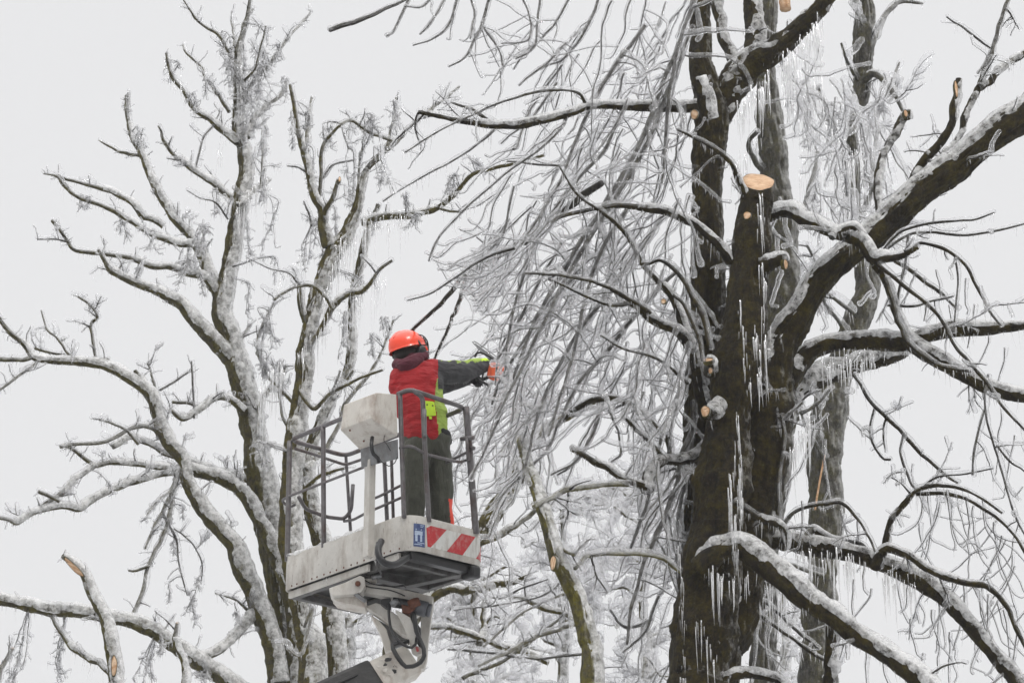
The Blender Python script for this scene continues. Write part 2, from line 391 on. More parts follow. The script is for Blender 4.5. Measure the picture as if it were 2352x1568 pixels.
# ------------------------------------------------------------------ trees
def px_line(pts, Y, dy=None):
    """traced points (u, v, width) to world points and radii; dy: depth offsets from Y at the two ends (or per point)"""
    n = len(pts)
    if dy is None: dy = (0, 0)
    ys = Y + (np.linspace(dy[0], dy[1], n) if len(dy) == 2 else np.array(dy))
    p = np.array([P(u, v, y) for (u, v, w), y in zip(pts, ys)])
    r = np.array([w*0.5*MPP(v, y) for (u, v, w), y in zip(pts, ys)])
    return p, r
def wander_line(start, d, L, droop=0.0, wob=0.25, step=0.06, flow=None, pull=0.0, curl=0.0):
    n = max(3, int(L/step)); p = [np.array(start)]; d = np.array(d, float); d /= np.linalg.norm(d)
    bend = rng.normal(0, 1, 3)*curl; bend[1] *= 0.4
    for i in range(n):
        d = d + rng.normal(0, wob, 3)*math.sqrt(step)*1.6*np.array([1, 0.8, 1]) + bend*step + np.array([0, 0, -droop])*step
        if flow is not None: d = d*(1-pull) + flow(p[-1])*pull
        d /= np.linalg.norm(d)
        p.append(p[-1] + d*step)
    return np.array(p)
def point_on(p, r, f):
    x = f*(len(p)-1); i = min(int(x), len(p)-2); g = x-i
    t = p[i+1]-p[i]; t = t/(np.linalg.norm(t)+1e-9)
    return p[i]*(1-g)+p[i+1]*g, t, r[i]*(1-g)+r[i+1]*g
def perp(t):
    v = rng.normal(0, 1, 3); v -= t*(v@t); return v/np.linalg.norm(v)
LIMBS = {}
def P_px(p):
    q = p - C0; d = q@FW; return 1176 + (q@RT)/d*FPX, 784 - (q@UP)/d*FPX
class Style:
    def __init__(s, **k):
        s.bark = 'bark_left'; s.spur = 4.0; s.spurL = (0.06, 0.28); s.up = 0.6; s.ice = 0.016; s.icemat = 0
        s.droop = 0.0; s.ic_d = 18; s.ic_L = 0.04; s.ic_r = 0.003; s.sub = 0.8; s.crust = 0.02; s.cover = 0.3; s.wob = 0.35; s.big = 0.035
        s.fork = 0.0; s.icmax = 0.25; s.fine = 0.0; s.fineL = (0.05, 0.22)
        s.__dict__.update(k)
def add_twig(G, st, q, d, L, r0, lvl=0):
    p = wander_line(q, d, L, st.droop, st.wob, 0.035)
    r = np.linspace(r0, max(0.0018, r0*0.45), len(p))
    p, r = resample(p, r, 0.02)
    tube(G[0], p, r*1.15, 5, 1, 0.4)
    th = st.ice*rng.uniform(0.55, 1.25)
    ice_sleeve(G[1], p, r, th, st.icemat, 7)
    if st.ic_d: fringe(G[2], p, r+th*0.4, st.ic_d*1.1, st.ic_L*0.7, st.ic_r*0.8, st.icmax)
    if lvl < 1:
        for k in range(rng.poisson(st.sub*L*6)):
            q2, t2, rr = point_on(p, r, rng.uniform(0.2, 0.95))
            d2 = t2*rng.uniform(0.3, 0.9) + perp(t2)*np.array([1, 0.6, 1]) + np.array([0, 0, st.up*0.5])
            add_twig(G, st, q2, d2, L*rng.uniform(0.25, 0.6), rr*0.7, lvl+1)
def limb(tree, name, pts, Y, st, dy=None, label=None, spur=None, cut=None, extra=None, rough=0.07, ic=None, cr=None, cover=None, w=None):
    """one limb of a tree: bark with its own twigs; its ice coat and icicles are sub-parts"""
    p0, r0 = px_line(pts, Y, dy) if not isinstance(pts, tuple) else pts
    big = r0.max()
    step = max(0.016, min(0.022, big*0.6))
    p, r = resample(p0, r0, step)
    e = P_px(p[-1]); d_ = p[-1]-p[-2]; d_ /= np.linalg.norm(d_)
    if (e[0] > 2344 or e[0] < 4 or e[1] < 4) and r[-1] > .004:         # boughs that leave the picture go on growing
        L_ = min(2.4, .5 + r[-1]*40); q_ = wander_line(p[-1], d_ + np.array([0, 0, .05]), L_, -.1, .3, .12)[1:]
        q_, r_ = resample(np.vstack([p[-1:], q_]), np.linspace(r[-1], r[-1]*.45, len(q_)+1), step)
        p = np.vstack([p, q_[1:]]); r = np.concatenate([r, r_[1:]])
    n = len(p)
    LIMBS.setdefault(tree.name, []).append(p)
    kk = max(1, .045/step) if big > .05 else 1
    jit = np.stack([snoise(n, 5*kk, 1), snoise(n, 5*kk, 1), snoise(n, 5*kk, 1)], 1)*np.minimum(0.010, r*0.22)[:, None]
    jit += np.stack([snoise(n, 14*kk, 1), snoise(n, 14*kk, 1), snoise(n, 14*kk, 1)], 1)*np.minimum(0.012, r*0.35)[:, None]
    p = p + jit; r = r*(1 + snoise(n, 6*kk, 0.07) + snoise(n, 2*kk, 0.035))
    G = (Geo(), Geo(), Geo())
    sides = int(np.clip(big*330, 9, 64))
    R0 = tube(G[0], p, r, sides, 0 if big > 0.012 else 1, rough, furrow=min(.009, big*.07) if big > .02 else 0)
    # ice along the limb: a crust on thick wood, a sleeve on thin wood
    cth = st.crust if cr is None else cr
    thin = r < st.big
    if cth > 0:
        if (~thin).sum() > 3:
            idx = np.where(~thin)[0]; a, b = idx[0], min(idx[-1]+2, n)
            crust(G[1], p[a:b], R0[a:b], cth, 1, st.cover if cover is None else cover, w)
        if thin.sum() > 3:
            idx = np.where(thin)[0]
            brk = np.split(idx, np.where(np.diff(idx) > 1)[0]+1)
            for s in brk:
                if len(s) > 3: ice_sleeve(G[1], p[s[0]:s[-1]+1], r[s[0]:s[-1]+1], st.ice*rng.uniform(0.75, 1.15), st.icemat, 9, bulb=(s[-1] == n-1))
    dens = st.ic_d if ic is None else ic
    if dens:
        fringe(G[2], p, r, dens, st.ic_L, st.ic_r, st.icmax)
    L = np.linalg.norm(np.diff(p, axis=0), axis=1).sum()
    sp = st.spur if spur is None else spur
    for k in range(rng.poisson(sp*L)):
        f = rng.uniform(0.05, 1.0); q, t, rr = point_on(p, r, f)
        d = perp(t)*np.array([1, 0.7, 1]); d[2] = d[2]*0.7 + st.up; d = d + t*rng.uniform(-0.1, 0.7)
        d /= np.linalg.norm(d)
        add_twig(G, st, q + d*rr*0.6, d, rng.uniform(*st.spurL), min(rr*0.5, rng.uniform(0.0035, 0.0075)))
    if extra: extra(G, p, r)
    for k in range(rng.poisson(st.fine*L)):
        q, t, rr = point_on(p, r, rng.uniform(0.05, 1.0)); d = perp(t); d[2] = d[2]*.8 + .25; d += t*rng.uniform(-.2, .8)
        f_ = wander_line(q, d, rng.uniform(*st.fineL)*rng.uniform(.5, 1), rng.uniform(-.5, 2.5), .8, 0.022); f_, fr = resample(f_, np.linspace(.0032, .0015, len(f_)), .016)
        tube(G[0], f_, fr, 4, 1, .3); ice_sleeve(G[1], f_, fr, rng.uniform(.005, .011), 0, 6); fringe(G[2], f_, fr+.004, 40, .018, .0019, .06)
    o = G[0].build(name, [st.bark, 'twig'], tree)
    if label: o['label'] = label
    ib = base(o)
    if G[1].v: G[1].build('ice_coat', ['ice', 'rime'], o)
    if G[2].v: G[2].build('icicle_fringe', ['icicle'], o)
    return o, p, r
def to_ground(pts, Y, flare=1.5):
    """carry a traced trunk on below the picture, down to the ground"""
    u, v, w = pts[0]
    a = P(u, v, Y); r = w*0.5*MPP(v, Y)
    return a, r
def trunk(tree, name, pts, Y, st, gx=None, **k):
    p, r = px_line(pts, Y, k.pop('dy', None))
    a = p[0]; gx = a[0] if gx is None else gx
    zs = np.array([-0.1, 0.25, 1.0, 2.6, a[2]*0.7])
    f = zs/a[2]
    lo = np.stack([gx + (a[0]-gx)*f, np.full(5, a[1]), zs], 1); lr = r[0]*np.array([1.9, 1.5, 1.25, 1.12, 1.05])
    return limb(tree, name, (np.vstack([lo, p]), np.concatenate([lr, r])), Y, st, **k)
def cut_face(parent, c, n, rx, ry, label=None, thick=0.012, roll=0.0, along=None):
    """a sawn face: a shallow disc with a thin rim of bark"""
    n = np.array(n, float); n /= np.linalg.norm(n)
    ref = np.array([1.0, 0, 0]) if abs(n[0]) < 0.9 else np.array([0, 1.0, 0])
    a = ref - n*(ref@n); a /= np.linalg.norm(a); b = np.cross(n, a)
    if along is not None:
        b = np.array(along, float); b -= n*(b@n); b /= np.linalg.norm(b); a = np.cross(b, n)
    g = Geo(); S = 28; th = np.arange(S)/S*2*PI + roll
    w = 1 + 0.05*np.sin(3*th+1) + 0.03*np.sin(5*th)
    rings = []
    for k, h in ((1.0, -thick*2), (1.0, 0), (0.97, thick*0.25), (0.6, thick*0.3), (0.2, thick*0.3)):
        rings.append(c + n*h + k*(rx*w*np.cos(th))[:, None]*a + k*(ry*w*np.sin(th))[:, None]*b)
    g.grid(np.array(rings), 0)
    o = g.build('cut_face', ['cut'], parent, smooth=False)
    g = Geo(); g.grid(np.array([c + n*h + k*(rx*w*np.cos(th))[:, None]*a + k*(ry*w*np.sin(th))[:, None]*b for k, h in ((1.0, -thick*2.2), (1.13, -thick*1.4), (1.12, thick*.1), (1.03, thick*.45), (.985, 0))]), 0, caps=False)
    g.build('bark_rim', ['bark_mid'], o)
    if label: o['label'] = label
    return o

def stump_top(tree, u, v, Y, wpx, low, n, bark, label):
    """the sawn end of a thick stem: bark from the stem's ring up to a slanting cut, and the cut face itself"""
    n = np.array(n, float); n /= np.linalg.norm(n); s = MPP(v, Y); r = wpx*.5*s
    c = P(u, v, Y); lo = P(u-3, v+low, Y); th = np.arange(40)/40*2*PI
    w = 1+.04*np.sin(3*th+1)+.025*np.sin(7*th)
    X = (r*w*np.cos(th)); Yy = (r*w*np.sin(th))
    topz = lambda k: c[2] - (n[0]*X*k + n[1]*Yy*k)/n[2]
    R = lambda k, z, cc: np.stack([cc[0]+X*k, cc[1]+Yy*k, z], 1)
    g = Geo(); lz = np.full(40, lo[2])
    rows = [R(.98, lz, lo)]
    for f in np.linspace(.15, 1, 9): rows.append(R(1+rng.normal(0, .008), lz*(1-f)+topz(1.0)*f, lo*(1-f)+c*f))
    rows.append(R(.95, topz(.95)+.003, c)); rows.append(R(.9, topz(.9)-.02, c))
    g.grid(np.array(rows), 0); o = g.build('stem_end', [bark], tree)
    g = Geo(); g.grid(np.array([R(.955, topz(.955)-.03, c), R(.955, topz(.955)+.003, c), R(.6, topz(.6)+.004, c), R(.15, topz(.15)+.004, c)]), 0)
    f = g.build('cut_face', ['cut'], o, smooth=False); f['label'] = label
    return o
# ------------------------------------------------------------------ ground
def ground():
    g = Geo(); n = 60
    x = np.concatenate([-np.geomspace(900, 2, n//2), np.geomspace(2, 900, n//2)])
    X, Y = np.meshgrid(x, x + 20)
    Z = 0.05*np.sin(X*0.31)*np.cos(Y*0.27)*np.exp(-(X**2+(Y-20)**2)/6000)
    g.grid(np.stack([X, Y, Z], -1), 0, caps=False)
    o = g.build('ground', ['snow']); o['kind'] = 'structure'
ground()

# ------------------------------------------------------------------ TREE A: pale glazed tree on the left
YA = 24.0
sA = Style(bark='bark_left', spur=3.6, spurL=(0.05, 0.26), up=0.75, ice=0.019, ic_d=60, ic_L=0.045, ic_r=0.0024, crust=0.034, cover=0.12, wob=0.5, big=0.024, sub=0.9, fine=7)
tA = empty('glazed_tree', (P(668, 1568, YA)[0], YA, 0), 'pale mossy tree sheathed in ice at the far left of the basket', 'tree')
TA = [(668,1568,60),(655,1450,60),(636,1320,62),(615,1220,62),(597,1100,60),(572,950,55),(545,860,50),(520,780,44),(505,700,40),(515,640,38),(535,560,34),(548,480,32),(562,410,30),(552,340,26),(545,300,22),(548,200,15),(545,120,12),(560,60,8),(574,5,6),(578,-30,5)]
trunk(tA, 'trunk', TA, YA, sA, spur=0.8, ic=6, cover=-0.1, w=np.array([.93, -.2, .3]))
AL = [  # (points, depth offsets start/end)
 ([(681,1568,34),(672,1426,32),(657,1350,32),(627,1261,30),(596,1198,30),(535,1121,30),(470,1092,30),(415,1075,26)], (-.1,-.35)),
 ([(629,1568,44),(624,1487,44),(593,1395,42),(566,1334,40),(545,1260,38),(517,1228,36),(470,1170,32),(430,1110,28),(415,1050,30),(384,1006,30),(359,959,28),(341,911,25),(304,878,24),(264,852,21),(220,838,19),(165,830,18),(110,827,16),(73,819,14),(55,790,14),(18,757,12),(-8,725,10)], (-.2,-.9)),
 ([(500,690,28),(492,655,26),(470,600,24),(440,550,22),(405,505,20),(375,460,18),(345,400,16),(320,350,14),(300,310,12),(293,260,10),(292,222,8)], (0,.6)),
 ([(325,358,9),(300,355,8),(270,350,6),(245,335,5),(226,322,3)], (.4,.6)),
 ([(440,565,16),(403,560,14),(351,542,12),(304,513,12),(238,476,11),(183,458,10),(146,425,9),(132,406,7),(99,399,4)], (0,-.5)),
 ([(375,520,14),(345,500,12),(322,491,12),(300,465,11),(264,443,10),(220,428,9),(176,417,8),(130,402,6)], (.2,-.2)),
 ([(540,830,38),(505,787,34),(458,750,30),(421,702,26),(384,680,22),(330,655,19),(293,640,17),(256,622,14),(245,607,11),(227,574,7)], (0,-.8)),
 ([(492,680,22),(469,644,18),(432,629,16),(395,614,14),(352,611,13),(322,600,12),(286,589,10),(240,582,9),(172,574,9),(155,555,9),(140,530,8),(122,502,8)], (0,-.5)),
 ([(160,556,5),(125,548,4),(85,549,3)], (-.4,-.6)),
 ([(542,326,16),(494,286,13),(447,249,11),(421,205,9),(395,176,8),(381,121,6)], (0,-.5)),
 ([(527,256,9),(502,220,8),(472,179,8),(465,157,6),(428,121,5),(421,103,4)], (0,.4)),
 ([(534,139,9),(505,84,8),(454,48,6),(417,-4,4)], (0,-.3)),
 ([(548,110,7),(560,55,6),(582,20,4)], (0,.2)),
 ([(540,110,6),(536,70,5),(530,40,4)], (0,.3)),
 ([(560,225,9),(590,180,8),(622,146,7),(659,92,6),(688,58,5),(716,28,3)], (0,.6)),
 ([(556,190,7),(585,160,6),(600,110,5),(612,60,4)], (0,-.4)),
 ([(564,315,16),(586,271,12),(622,238,9),(648,216,7),(655,190,6)], (0,.3)),
 ([(535,455,14),(476,414,13),(421,373,12),(381,330,9),(370,304,7),(362,290,5)], (0,-.6)),
 ([(417,370,5),(384,364,3)], (-.3,-.4)),
 ([(450,385,4),(465,322,4),(490,289,3)], (-.2,-.1)),
 ([(545,474,14),(586,439,10),(620,412,6)], (-.2,.1)),
 ([(600,425,6),(604,348,4),(612,300,3)], (0,.1)),
 ([(524,505,5),(494,465,4),(458,454,3),(428,437,2)], (-.1,-.3)),
 ([(73,822,11),(37,830,10),(-4,826,10)], (-.8,-.9)),
 ([(84,834,7),(37,867,6),(-5,898,6)], (-.8,-.9)),
 ([(249,825,8),(183,822,7),(128,812,6),(80,800,6)], (-.7,-.5)),
 ([(223,838,8),(209,750,7),(223,728,7),(205,698,6),(179,680,5)], (-.6,-.8)),
 ([(160,815,6),(135,779,6),(110,757,5),(95,712,4)], (-.7,-.5)),
 ([(211,752,5),(190,742,4)], (-.65,-.7)),
 ([(375,1000,16),(348,981,10),(311,981,10),(238,1013,9),(165,1021,9),(139,1028,8)], (-.4,-1)),
 ([(415,1085,16),(380,1075,13),(330,1066,12),(260,1062,12),(220,1068,11),(176,1039,10),(146,1021,9)], (-.4,-.9)),
 ([(222,1068,11),(183,1098,11),(135,1138,11),(95,1165,9)], (-.8,-.9)),
 ([(135,1150,9),(116,1140,9),(88,1124,8)], (-.9,-1)),
 ([(420,1078,18),(350,1091,15),(274,1118,16),(213,1152,15),(183,1170,15),(137,1164,13),(85,1173,12),(40,1197,12),(20,1192,9),(-6,1187,8)], (-.4,-1.2)),
 ([(560,940,18),(524,915,14),(487,922,14),(458,944,13),(421,962,12),(392,937,9)], (-.2,-.5)),
 ([(455,935,8),(430,925,8),(396,922,7)], (-.3,-.4)),
 ([(446,960,5),(442,880,5),(440,830,4)], (-.4,-.4)),
 ([(571,1105,13),(513,1083,12),(440,1061,12),(390,1045,12),(340,1020,11),(300,1000,12),(262,1022,12)], (0,-.6)),
 ([(318,1018,8),(290,990,7),(262,972,6),(230,962,5)], (-.6,-.9)),
 ([(593,1013,12),(600,922,12),(622,885,12),(648,830,10)], (-.1,-.3)),
 ([(341,915,16),(325,880,14),(310,850,11)], (-.5,-.6)),
 ([(368,965,8),(357,900,7),(345,850,5),(338,835,4)], (-.4,-.3)),
 ([(367,895,5),(405,872,5),(438,850,4)], (-.4,-.2)),
 ([(411,1090,9),(380,1161,8),(350,1219,7),(335,1258,5)], (-.4,-.5)),
 ([(400,1110,10),(396,1150,10),(380,1213,10),(344,1289,10),(329,1356,9),(307,1407,8),(296,1440,7)], (-.3,-.6)),
 ([(340,1298,7),(310,1310,6),(295,1308,5)], (-.5,-.5)),
 ([(374,1180,6),(405,1240,5),(411,1289,4),(429,1365,3)], (-.4,-.4)),
 ([(400,1213,4),(438,1243,4),(462,1289,3),(462,1340,3)], (-.4,-.2)),
 ([(405,1075,6),(395,1120,5),(362,1150,4),(340,1180,3)], (-.5,-.7)),
 ([(548,845,10),(560,900,8)], (0,.2)),
 ([(495,1362,3),(517,1368,5),(548,1380,6),(580,1412,10)], (-.5,-.2)),
 ([(540,790,9),(560,770,7),(575,745,5)], (0,.2)),
 ([(580,870,10),(560,830,9),(548,822,7)], (0,-.1)),
 ([(590,1000,9),(570,960,7),(545,925,5)], (0,.2)),
]
for a_, dy in AL:
    limb(tA, 'limb', a_, YA, sA, dy=dy)
# the heavy arched boughs at the bottom left
YL = 23.2
limb(tA, 'limb', [(640,1640,46),(560,1590,42),(517,1557,38),(456,1517,36),(396,1474,34),(350,1446,34),(289,1423,32),(243,1423,31),(183,1411,30),(91,1395,28),(-10,1374,26)], YA, sA, dy=(-.3,-1.1), ic=55)
limb(tA, 'limb', [(590,1400,24),(575,1414,22),(548,1453,22),(505,1487,21),(456,1505,18),(425,1518,14)], YA, sA, dy=(-.2,-.6), ic=45)

# a torn bough, sawn at both ends, leaning over the arched one
tS = empty('sawn_bough', P(268, 1568, YL-.5), 'short bare bough with long pale slanting cut at its bent top, leftmost', 'branch')
o, p_, r_ = limb(tS, 'stem', [(272,1640,30),(268,1568,28),(259,1487,28),(243,1426,26),(219,1380,24),(195,1325,21),(165,1292,16),(142,1276,10)], YL-.5, sA, ic=10, spur=1)
c_ = P(170, 1302, YL-.62)
cut_face(o, c_, (-0.25, -0.85, -0.5), 0.024, 0.115, along=(1, 0, -1.15))
cut_face(o, P(262, 1528, YL-.62), (0.1, -0.95, -0.2), 0.024, 0.085)
# splintered sticks standing up from the lower left corner
for k, (pts, dy, lab) in enumerate([
  ([(-6,1570,12),(6,1532,10),(27,1487,8)], (-.4,-.4), 'short brown broken stick poking up in the lower left corner'),
  ([(300,1600,13),(259,1557,11),(213,1517,12),(170,1484,12),(140,1450,10),(122,1418,7)], (-.6,-.2), 'icy broken branch slanting below the arched bough at lower left'),
  ([(420,1600,15),(420,1568,14),(418,1517,14),(402,1470,12),(407,1430,9)], (-.9,-.9), 'upright splintered stub in front of the arched bough')]):
    t_ = empty('broken_branch', P(*pts[0][:2], YL+dy[0]), lab, 'branch')
    o, p_, r_ = limb(t_, 'stem', pts, YL, sA, dy=dy, spur=3)
    cut_face(o, p_[-1], p_[-1]-p_[-4] + np.array([0, -.02, 0]), r_[-1]*1.0, r_[-1]*1.3)

# clumps of seed heads locked in ice, hanging under tree A and from twigs
def clump(tree, u, v, Y, w, h, n=26, st=sA):
    """a bunch of fine twiglets hanging from the nearest bough, every one in ice"""
    G = (Geo(), Geo(), Geo()); s = MPP(v, Y); tp = P(u, v-h*.5, Y)
    best = min((q for q in LIMBS[tree.name]), key=lambda q: np.min(np.linalg.norm(q-tp, axis=1))); an = best[np.argmin(np.linalg.norm(best-tp, axis=1))]
    mid = []
    for j in range(max(1, int(n/9))):
        e = P(u+rng.normal(0, .28)*w, v+rng.uniform(0, .5)*h, Y+rng.normal(0, .05)); m_ = tp + np.array([rng.normal(0, .2)*w*s, rng.normal(0, .04), 0])
        k_, kr = resample([an, (an+m_)/2+np.array([0, 0, .02]), m_, (m_+e)/2, e], [.004, .0036, .0032, .0028, .002], .016)
        k_ = k_ + np.stack([snoise(len(k_), 4, .004) for _ in range(3)], 1)
        tube(G[0], k_, kr, 5, 1, .3); ice_sleeve(G[1], k_, kr, .010, 0, 7); fringe(G[2], k_, kr+.006, 40, .03, .0022, .12); mid.append(k_)
    for k in range(n):
        kk_ = mid[rng.integers(len(mid))]; q = kk_[rng.integers(int(len(kk_)*.35), len(kk_))]
        d = np.array([rng.normal(0, .9), rng.normal(0, .5), rng.normal(-.5, .7)]); L = rng.uniform(.2, .55)*w*s
        p = wander_line(q, d, L, 1.5, 0.9, 0.012); p, r = resample(p, np.full(len(p), 0.0022), 0.012)
        tube(G[0], p, r, 4, 1, 0.3); ice_sleeve(G[1], p, r, rng.uniform(0.006, 0.012), 0, 6)
        icicle(G[2], p[-1], rng.uniform(0.01, 0.08), 0.0026)
    o = G[0].build('seed_cluster', ['bark_left', 'twig'], tree); G[1].build('ice_coat', ['ice', 'rime'], o); G[2].build('icicle_fringe', ['icicle'], o)
for a in [(560,250,YA+.05,80,120,40),(600,160,YA+.1,60,90,36),(530,160,YA-.1,60,90,34),(640,130,YA+.2,40,50,20),(480,210,YA-.2,40,60,20),(450,250,YA-.3,40,60,18),(600,330,YA+.1,40,80,22),(620,520,YA,44,110,24),(310,330,YA+.4,40,70,22),(200,470,YA-.3,60,40,18),(280,520,YA-.2,60,40,20),(550,210,YA-.1,70,110,40),(590,200,YA,60,120,40),(525,110,YA,46,60,26),(560,330,YA-.1,36,90,22),(600,440,YA-.1,40,90,26),(470,560,YA-.2,60,70,30),(420,630,YA-.3,60,60,26),(340,560,YA-.4,50,50,20),(575,560,YA,40,110,26),(560,700,YA+.1,36,90,22),(630,620,YA-.5,40,60,20),(500,470,YA-.1,34,60,18),(655,210,YA+.2,24,60,18),(440,1398,YA-.4,40,75,34),(398,1262,YA-.4,26,50,16),(420,1180,YA-.4,24,40,14),(335,1185,YA-.6,28,40,16),(458,1342,YA-.3,26,34,16),(390,1360,YA-.4,22,50,14),(245,1130,YA-.9,24,44,14),
          (130,1545,YA-.6,46,60,40),(40,1550,YA-.8,44,50,40),(330,1540,YA-.6,46,70,40),(470,1550,YA-.6,50,50,30),(365,1500,YA-.9,30,50,22),(540,1425,YA-.5,18,34,12),(320,620,YA-.2,22,26,14),(540,270,YA-.2,24,26,14),(395,170,YA-.3,34,46,26),(292,240,YA+.5,22,70,26),(605,100,YA,34,70,30),(560,150,YA,34,90,30),(430,600,YA,22,90,20),(460,660,YA-.2,20,70,16)]:
    clump(tA, *a)

# ------------------------------------------------------------------ TREE B: dark tree with two leaders, behind the basket
YB = 23.0
sB = Style(bark='bark_mid', spur=3.2, spurL=(0.05, 0.24), up=0.6, ice=0.019, ic_d=55, ic_L=0.05, ic_r=0.0025, crust=0.030, cover=0.0, wob=0.5, big=0.024, sub=0.8, fine=6)
tB = empty('forked_tree', (P(715, 1568, YB)[0], YB, 0), 'dark mossy tree forking just left of and behind the basket', 'tree')
trunk(tB, 'trunk', [(712,1568,56),(690,1420,54),(674,1280,52),(668,1150,46),(676,1020,42),(688,900,36),(700,800,32),(712,720,32),(735,640,34),(765,572,38),(788,543,30),(812,490,22),(826,429,16),(841,390,13),(869,362,12),(903,324,9)], YB, sB, dy=None, spur=1.0, ic=8)
trunk(tB, 'trunk', [(772,1568,50),(762,1400,46),(750,1280,42),(722,1180,34),(712,1080,28),(735,980,22),(778,900,18),(804,840,17),(806,740,15),(815,660,17),(830,600,18),(845,530,13),(870,470,9)], YB, sB, dy=np.linspace(.4,.5,13), spur=1.5, ic=14)
BL = [
 ([(760,572,26),(741,490,20),(722,452,18),(707,390,15),(693,333,12),(679,267,10),(664,195,7)], (0,-.3)),
 ([(741,495,13),(752,470,12),(766,450,11),(779,414,9)], (-.1,-.3)),
 ([(735,450,9),(741,343,8),(764,305,6),(783,286,6)], (0,-.2)),
 ([(702,395,5),(682,384,4),(660,381,3)], (-.1,-.2)),
 ([(702,330,10),(708,280,8),(716,225,6)], (-.1,.2)),
 ([(741,410,5),(764,381,5),(817,367,4)], (0,.2)),
 ([(715,520,5),(708,490,5),(698,462,3)], (0,-.2)),
 ([(835,512,17),(884,495,17),(955,495,15),(1003,476,14),(1041,452,12),(1060,430,10),(1078,408,9),(1103,395,8),(1180,378,8),(1250,355,7)], (.1,-.8)),
 ([(1010,480,6),(1040,484,6),(1062,488,4)], (-.4,-.5)),
 ([(712,790,13),(745,740,13),(764,700,14),(788,676,14),(826,671,12),(850,652,10),(870,620,8),(900,598,5)], (-.1,-.5)),
 ([(764,705,8),(745,676,8),(717,657,8),(688,657,7),(660,668,6),(628,690,5)], (-.3,-.5)),
 ([(688,657,5),(664,630,4),(620,617,3),(567,592,2)], (-.4,-.8)),
 ([(700,740,12),(690,700,13),(683,657,11)], (0,-.2)),
 ([(870,365,8),(890,330,7),(905,280,6),(912,225,5)], (0,.2)),
 ([(880,355,10),(926,305,9),(969,267,8),(1010,235,6),(1056,198,4)], (0,.4)),
 ([(903,324,7),(850,305,7),(810,278,7),(783,286,5)], (0,-.3)),
 ([(783,286,4),(790,310,4),(800,340,3)], (0,-.1)),
 ([(826,430,6),(822,395,6),(835,330,5),(838,300,4)], (0,.1)),
 ([(805,840,10),(790,880,8),(812,850,6)], (.4,.3)),
 ([(690,900,10),(720,940,10),(760,905,8),(800,880,7),(850,860,6),(880,850,5)], (-.1,-.5)),
 ([(760,905,6),(775,870,5),(782,850,4)], (-.3,-.3)),
 ([(700,1080,13),(740,1035,12),(770,985,9),(800,920,8),(860,840,6),(905,735,4)], (-.1,.2)),
 ([(705,1120,9),(740,1090,8),(790,1075,6)], (-.1,-.4)),
 ([(688,940,8),(650,900,8),(612,860,7),(590,800,6),(600,750,4),(630,695,3)], (.1,.1)),
 ([(680,1010,7),(650,960,7),(640,900,6),(655,840,5)], (.1,.3)),
 ([(700,1440,8),(720,1400,7),(690,1500,5),(660,1490,4)], (-.3,-.5)),
]
for a_, dy in BL: limb(tB, 'limb', a_, YB, sB, dy=dy)
cut_face(tB.children[2], P(780, 412, YB-.32), (0.1, -0.9, 0.3), 0.011, 0.032)
for a in [(680,300,YB,34,90,26),(715,400,YB,40,100,30),(760,330,YB,40,90,28),(850,300,YB-.1,60,60,30),(880,400,YB-.1,50,110,34),(800,420,YB,50,120,34),(745,600,YB,40,90,26),(950,520,YB-.3,60,50,24),(1030,440,YB-.4,50,70,28),(1090,390,YB-.6,60,50,26),(610,760,YB+.1,50,100,44),(600,850,YB+.1,46,80,40),(640,880,YB+.2,40,90,40),(600,1050,YB-.3,50,60,30),(700,300,YB,18,80,16),(905,290,YB,24,110,34),(712,560,YB+.2,40,110,34),(700,600,YB+.1,34,60,24),(860,520,YB,30,60,20),(830,690,YB,30,100,26),(790,780,YB+.3,34,120,34),(930,470,YB-.2,30,50,20),(765,620,YB+.2,30,80,20),(852,800,YB,36,60,24),(880,760,YB,24,60,18),(770,520,YB,24,90,20)]:
    clump(tB, *a, st=sB)
# curtains of long icicles under leaning stems of A and B
def curtain(tree, pts, Y, n, Lm, r=0.0045, spread=0.1):
    g = Geo()
    p, rr = px_line([(u, v, 1) for u, v in pts], Y); p, rr = resample(p, rr, 0.02)
    for k in range(n):
        q = p[int(len(p)*(.5+.5*math.sin(k*2.4+rng.normal(0, .5)))*.999)] + rng.normal(0, 1, 3)*np.array([0.014, spread, 0.03])
        l_ = Lm*min(1.6, .15+rng.exponential(.45))
        icicle(g, q, l_, r*rng.uniform(0.5, 1.2)*(.5+.5*min(1.3, l_/Lm)), 0, 5, lean=rng.normal(0, 0.015, 2))
    g.build('icicle_curtain', ['icicle'], tree)
for a in [([(548,500),(580,440),(615,420)],YA-.1,90,.35),([(745,690),(790,560)],YB-.1,110,.35),([(800,560),(840,500)],YB-.1,60,.3),([(600,900),(650,850)],YB,90,.4),([(850,520),(935,500)],YB-.2,60,.22),
          ([(690,820),(760,740),(830,690)],YB-.1,100,.25),([(470,650),(530,640)],YA,40,.2),([(505,350),(560,170)],YA,50,.2),([(420,200),(380,150)],YA-.4,40,.12),([(640,650),(700,600)],YB,50,.2),([(880,640),(820,680)],YB-.2,50,.25)]:
    curtain(tA if a[1] > 23.5 else tB, *a)

